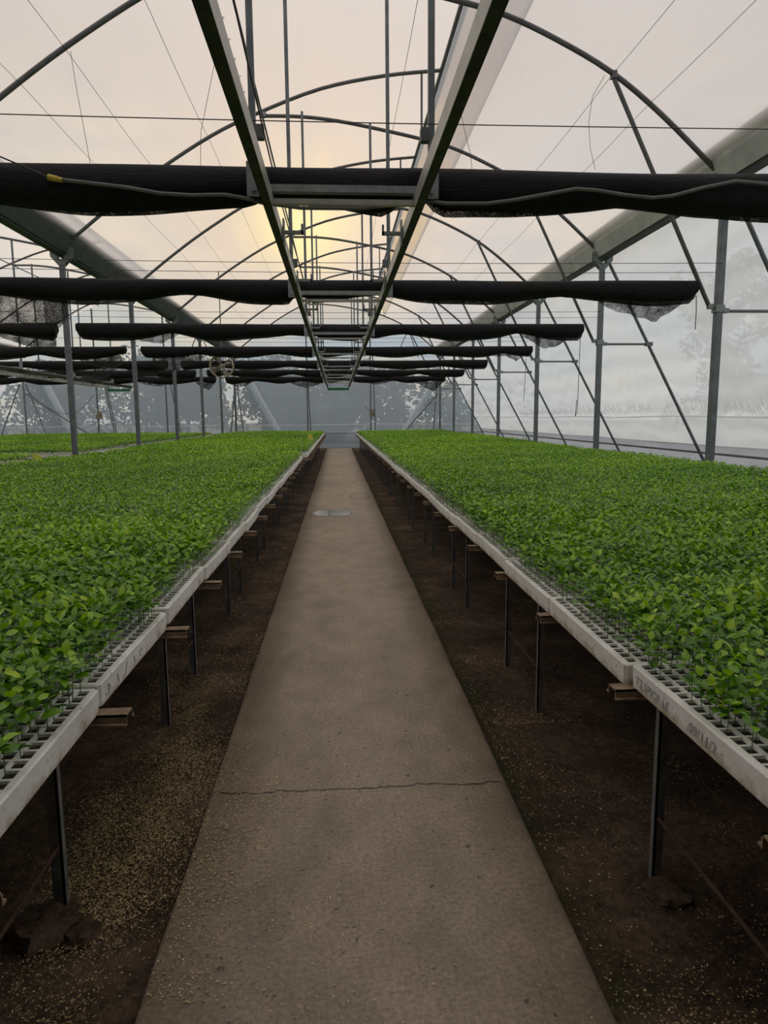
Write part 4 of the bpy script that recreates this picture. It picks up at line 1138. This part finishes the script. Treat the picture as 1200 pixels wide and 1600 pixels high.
Vs, Ts, Cs, off = [], [], [], 0
for (n, box, seed, zz, size, edge) in [(21000, (-1.05, -0.51, 1.3, 4.8), 1, -0.036, 0.0036, lambda X, Y: -np.abs(X+0.70)*4.0-0.8*np.abs(Y-2.5)),
                                       (5000, (-1.1, -0.51, 3.5, 9.0), 2, -0.036, 0.0046, lambda X, Y: X*0),
                                       (2600, (-0.49, 0.0, 1.5, 3.6), 3, 0.002, 0.0036, lambda X, Y: -(X+0.49)*4.5-2.2*np.abs(Y-2.4)),
                                       (1100, (-0.45, 0.60, 1.2, 4.0), 4, 0.002, 0.0036, lambda X, Y: -1.0*np.abs(X)),
                                       (3600, (0.66, 1.6, 1.3, 3.4), 6, -0.036, 0.0036, lambda X, Y: X*0), (2500, (0.66, 1.4, 3.0, 7.0), 7, -0.036, 0.0040, lambda X, Y: X*0)]:
    X, Y = clump(n, *box, seed=seed, edge=edge)
    V, T, ti = flakes(n, lambda m: X, lambda m: Y, lambda a, b: np.full(len(a), zz)+rng.uniform(0, .004, len(a)), size)
    Vs.append(V); Ts.append(T+off); Cs.append(ti); off += len(V)
o = bpy.data.objects.new('rice_husk_litter', np_mesh('rice_husk_litter', np.concatenate(Vs), np.concatenate(Ts), M['husk'], np.concatenate(Cs))); COL.objects.link(o)
tag(o, 'golden husk litter strewn over the soil and path edge', 'litter', kind='stuff')
# clods of earth round the legs and beside the path
def clod(x, y, r, sq, label, seed):
    mb = MB(); n, m = 16, 9; vs = []; fs = []
    for i in range(m):
        th = PI*i/(m-1)
        for j in range(n):
            a = 2*PI*j/n; d = Vector((math.sin(th)*math.cos(a), math.sin(th)*math.sin(a), math.cos(th)))
            q = r*(1+0.38*mnoise.noise(d*1.8+Vector((seed, 0, 0)))+0.2*mnoise.noise(d*5+Vector((0, seed, 0))))
            vs.append((d.x*q, d.y*q, d.z*q*sq))
    for i in range(m-1):
        for j in range(n): fs.append((i*n+j, i*n+(j+1) % n, (i+1)*n+(j+1) % n, (i+1)*n+j))
    mb.add(vs, fs); tag(build(mb, 'soil_clod', M['soil'], None, True, (x, y, -0.04)), label, 'clod')
clod(-0.86, 1.83, 0.10, 0.45, 'lumpy clod of dark earth at the foot of the first bay-post bench leg', 1)
clod(-0.74, 1.80, 0.055, 0.5, 'small clod of dark earth beside the larger clod at the first leg', 2)
clod(0.97, 1.83, 0.07, 0.4, 'clod of dark earth at the foot of the first side-wall bench leg', 3)

# ------------------------------------------------------------------ trees outside
def tree(x, y, h, r, label, seed, n=2600, leaf=0.22, zlow=0.15):
    rng = np.random.default_rng(seed)
    t = thing('tree', label, 'tree', (x, y, -0.1), 'trees outside the greenhouse')
    mb = MB(); mb.tube([(0, 0, 0), (0.1, 0, h*0.4), (0, 0.1, h*0.75)], [0.16, 0.12, 0.05], 8)
    for q in range(5):
        a = q*1.26+seed; mb.tube([(0.05, 0, h*(0.3+0.06*q)), (math.cos(a)*r*0.6, math.sin(a)*r*0.6, h*(0.5+0.07*q))], [0.07, 0.02], 6)
    build(mb, 'trunk', M['bark'], t, True)
    # leaf clusters in lumps
    nl = 26; cen = np.stack([rng.normal(0, r*0.5, nl), rng.normal(0, r*0.5, nl), h*rng.uniform(zlow, 0.95, nl)], -1)
    rad = r*rng.uniform(0.28, 0.5, nl)
    ci = rng.integers(0, nl, n); d = rng.normal(0, 1, (n, 3)); d /= np.linalg.norm(d, axis=1)[:, None]
    P = cen[ci]+d*(rad[ci]*rng.uniform(0.4, 1.0, n)**0.5)[:, None]
    P[:, 2] = np.maximum(P[:, 2], 0.1)
    a = rng.uniform(0, 2*PI, n); tl = rng.uniform(-1, 1, n)
    u = np.stack([np.cos(a)*np.cos(tl), np.sin(a)*np.cos(tl), np.sin(tl)], -1); w = np.cross(u, rng.normal(0, 1, (n, 3))); w /= np.linalg.norm(w, axis=1)[:, None]
    l = leaf*rng.uniform(0.6, 1.5, n)
    V = np.stack([P-u*l[:, None], P+w*(l*0.55)[:, None], P+u*l[:, None], P-w*(l*0.55)[:, None]], 1).reshape(-1, 3)
    T = (np.arange(n)[:, None, None]*4+np.array([(0, 2, 1), (0, 3, 2)])[None]).reshape(-1, 3)
    f = bpy.data.objects.new('crown', np_mesh('crown', V, T, M['tree'], np.repeat(rng.uniform(0, 1, n), 4))); COL.objects.link(f); f.parent = t
for i, (x, y, h, r, n, lab) in enumerate([
        (-1.2, 43, 5.6, 3.0, 3000, 'dark bushy tree outside the end wall straight beyond the aisle'),
        (3.2, 51, 6.0, 2.8, 1500, 'dark bushy tree outside the end wall, one along toward the side wall'),
        (7.6, 43, 4.4, 2.6, 600, 'looser tree outside the end wall corner at the side wall'),
        (-5.4, 51, 6.8, 2.9, 2300, 'dark tree with bright gaps outside the end wall behind the bay gutter posts'),
        (-9.4, 44, 6.2, 2.8, 2100, 'open tree outside the end wall behind the fan'),
        (-14.4, 53, 7.2, 3.0, 1600, 'thin crowned tree outside the end wall of the next bay'),
        (-18.0, 46, 5.6, 3.2, 1700, 'tree outside the end wall at the outer edge of the next bay'),
        (19.5, 34.0, 9.0, 2.6, 1500, 'tall tree showing faintly through the side wall beside the first braced post'),
        (25.0, 29.5, 8.8, 2.8, 1300, 'broad tree showing faintly through the side wall at the picture edge')]):
    tree(x, y, h*0.80 if y > 40 else h, r, lab, 60+i, int(n*2.6), 0.17)

# ------------------------------------------------------------------ sky
w = bpy.data.worlds.new('sky'); scn.world = w; w.use_nodes = True
nt = w.node_tree
for n_ in list(nt.nodes): nt.nodes.remove(n_)
out = N(nt, 'ShaderNodeOutputWorld'); bg = N(nt, 'ShaderNodeBackground'); L(nt, bg.outputs[0], out.inputs[0])
tc = N(nt, 'ShaderNodeTexCoord'); dirv = tc.outputs['Generated']
sep = N(nt, 'ShaderNodeSeparateXYZ'); L(nt, dirv, sep.inputs[0])
el = sep.outputs[2]
base = ramp(nt, el, [(0.0, (0.45, 0.55, 0.66)), (0.10, (0.50, 0.67, 0.80)), (0.20, (0.58, 0.68, 0.76)), (0.42, (0.60, 0.58, 0.58)), (0.58, (0.80, 0.77, 0.78)), (0.8, (1.5, 1.46, 1.48))]).outputs[0]
sd = _F+_R*(470-600)/FPX-_U*(352-800)/FPX; sd = sd/np.linalg.norm(sd)
dt = N(nt, 'ShaderNodeVectorMath', operation='DOT_PRODUCT'); L(nt, dirv, dt.inputs[0]); dt.inputs[1].default_value = tuple(sd)
dv = math_n(nt, 'MAXIMUM', dt.outputs['Value'], 0.0)
# pale yellow cloud bank low beside the sun
bk = _F+_R*(190-600)/FPX-_U*(480-800)/FPX; bk = bk/np.linalg.norm(bk)
d2 = N(nt, 'ShaderNodeVectorMath', operation='DOT_PRODUCT'); L(nt, dirv, d2.inputs[0]); d2.inputs[1].default_value = tuple(bk)
bank_f = math_n(nt, 'MULTIPLY', math_n(nt, 'POWER', math_n(nt, 'MAXIMUM', d2.outputs['Value'], 0.0), 45), 0.85, True)
# broken low cloud
mp = N(nt, 'ShaderNodeMapping'); mp.inputs['Scale'].default_value = (2.2, 2.2, 5.5); L(nt, dirv, mp.inputs[0])
cl = noise_tex(nt, mp.outputs[0], 2.3, 6, 0.58)
cm = math_n(nt, 'MULTIPLY', ramp(nt, cl, [(0.46, (0, 0, 0)), (0.60, (1, 1, 1))]).outputs[0], ramp(nt, el, [(0.22, (1, 1, 1)), (0.42, (0.1, 0.1, 0.1))]).outputs[0])
ccol = mix_col(nt, math_n(nt, 'POWER', dv, 3.0), (0.84, 0.86, 0.88), (1.25, 1.08, 0.74))
sky = mix_col(nt, math_n(nt, 'MULTIPLY', cm, 0.75), base, ccol)
bn = ramp(nt, noise_tex(nt, mp.outputs[0], 4.5, 5, 0.6), [(0.35, (0.35, 0.35, 0.35)), (0.55, (1, 1, 1))]).outputs[0]
sky = mix_col(nt, math_n(nt, 'MULTIPLY', bank_f, bn), sky, (1.35, 1.20, 0.82))
def glow(p, k, col, s):
    g = math_n(nt, 'MULTIPLY', elm, math_n(nt, 'MULTIPLY', math_n(nt, 'POWER', dv, p), k))
    return mix_col(nt, g, s, col, 'ADD')
elm = ramp(nt, el, [(0.10, (0.12, 0.12, 0.12)), (0.22, (1, 1, 1))]).outputs[0]
sky = glow(3, 0.25, (1.0, 0.70, 0.46), sky)
sky = glow(14, 0.22, (1.0, 0.66, 0.36), sky)
def core(p, k, col, s):
    return mix_col(nt, math_n(nt, 'MULTIPLY', elm, math_n(nt, 'MULTIPLY', math_n(nt, 'POWER', dv, p), k, True)), s, col)
sky = core(70, 0.8, (1.75, 1.05, 0.42), sky)
sky = core(500, 0.95, (3.0, 2.3, 0.25), sky)
L(nt, sky, bg.inputs['Color']); bg.inputs['Strength'].default_value = 1.0

scn.view_settings.view_transform = 'Standard'
scn.view_settings.look = 'None'
scn.view_settings.exposure = -0.30
scn.view_settings.gamma = 1.0
scn.view_settings.use_curve_mapping = False
scn.cycles.use_denoising = True
scn.cycles.max_bounces = 10
scn.cycles.transparent_max_bounces = 24
scn.cycles.transmission_bounces = 8
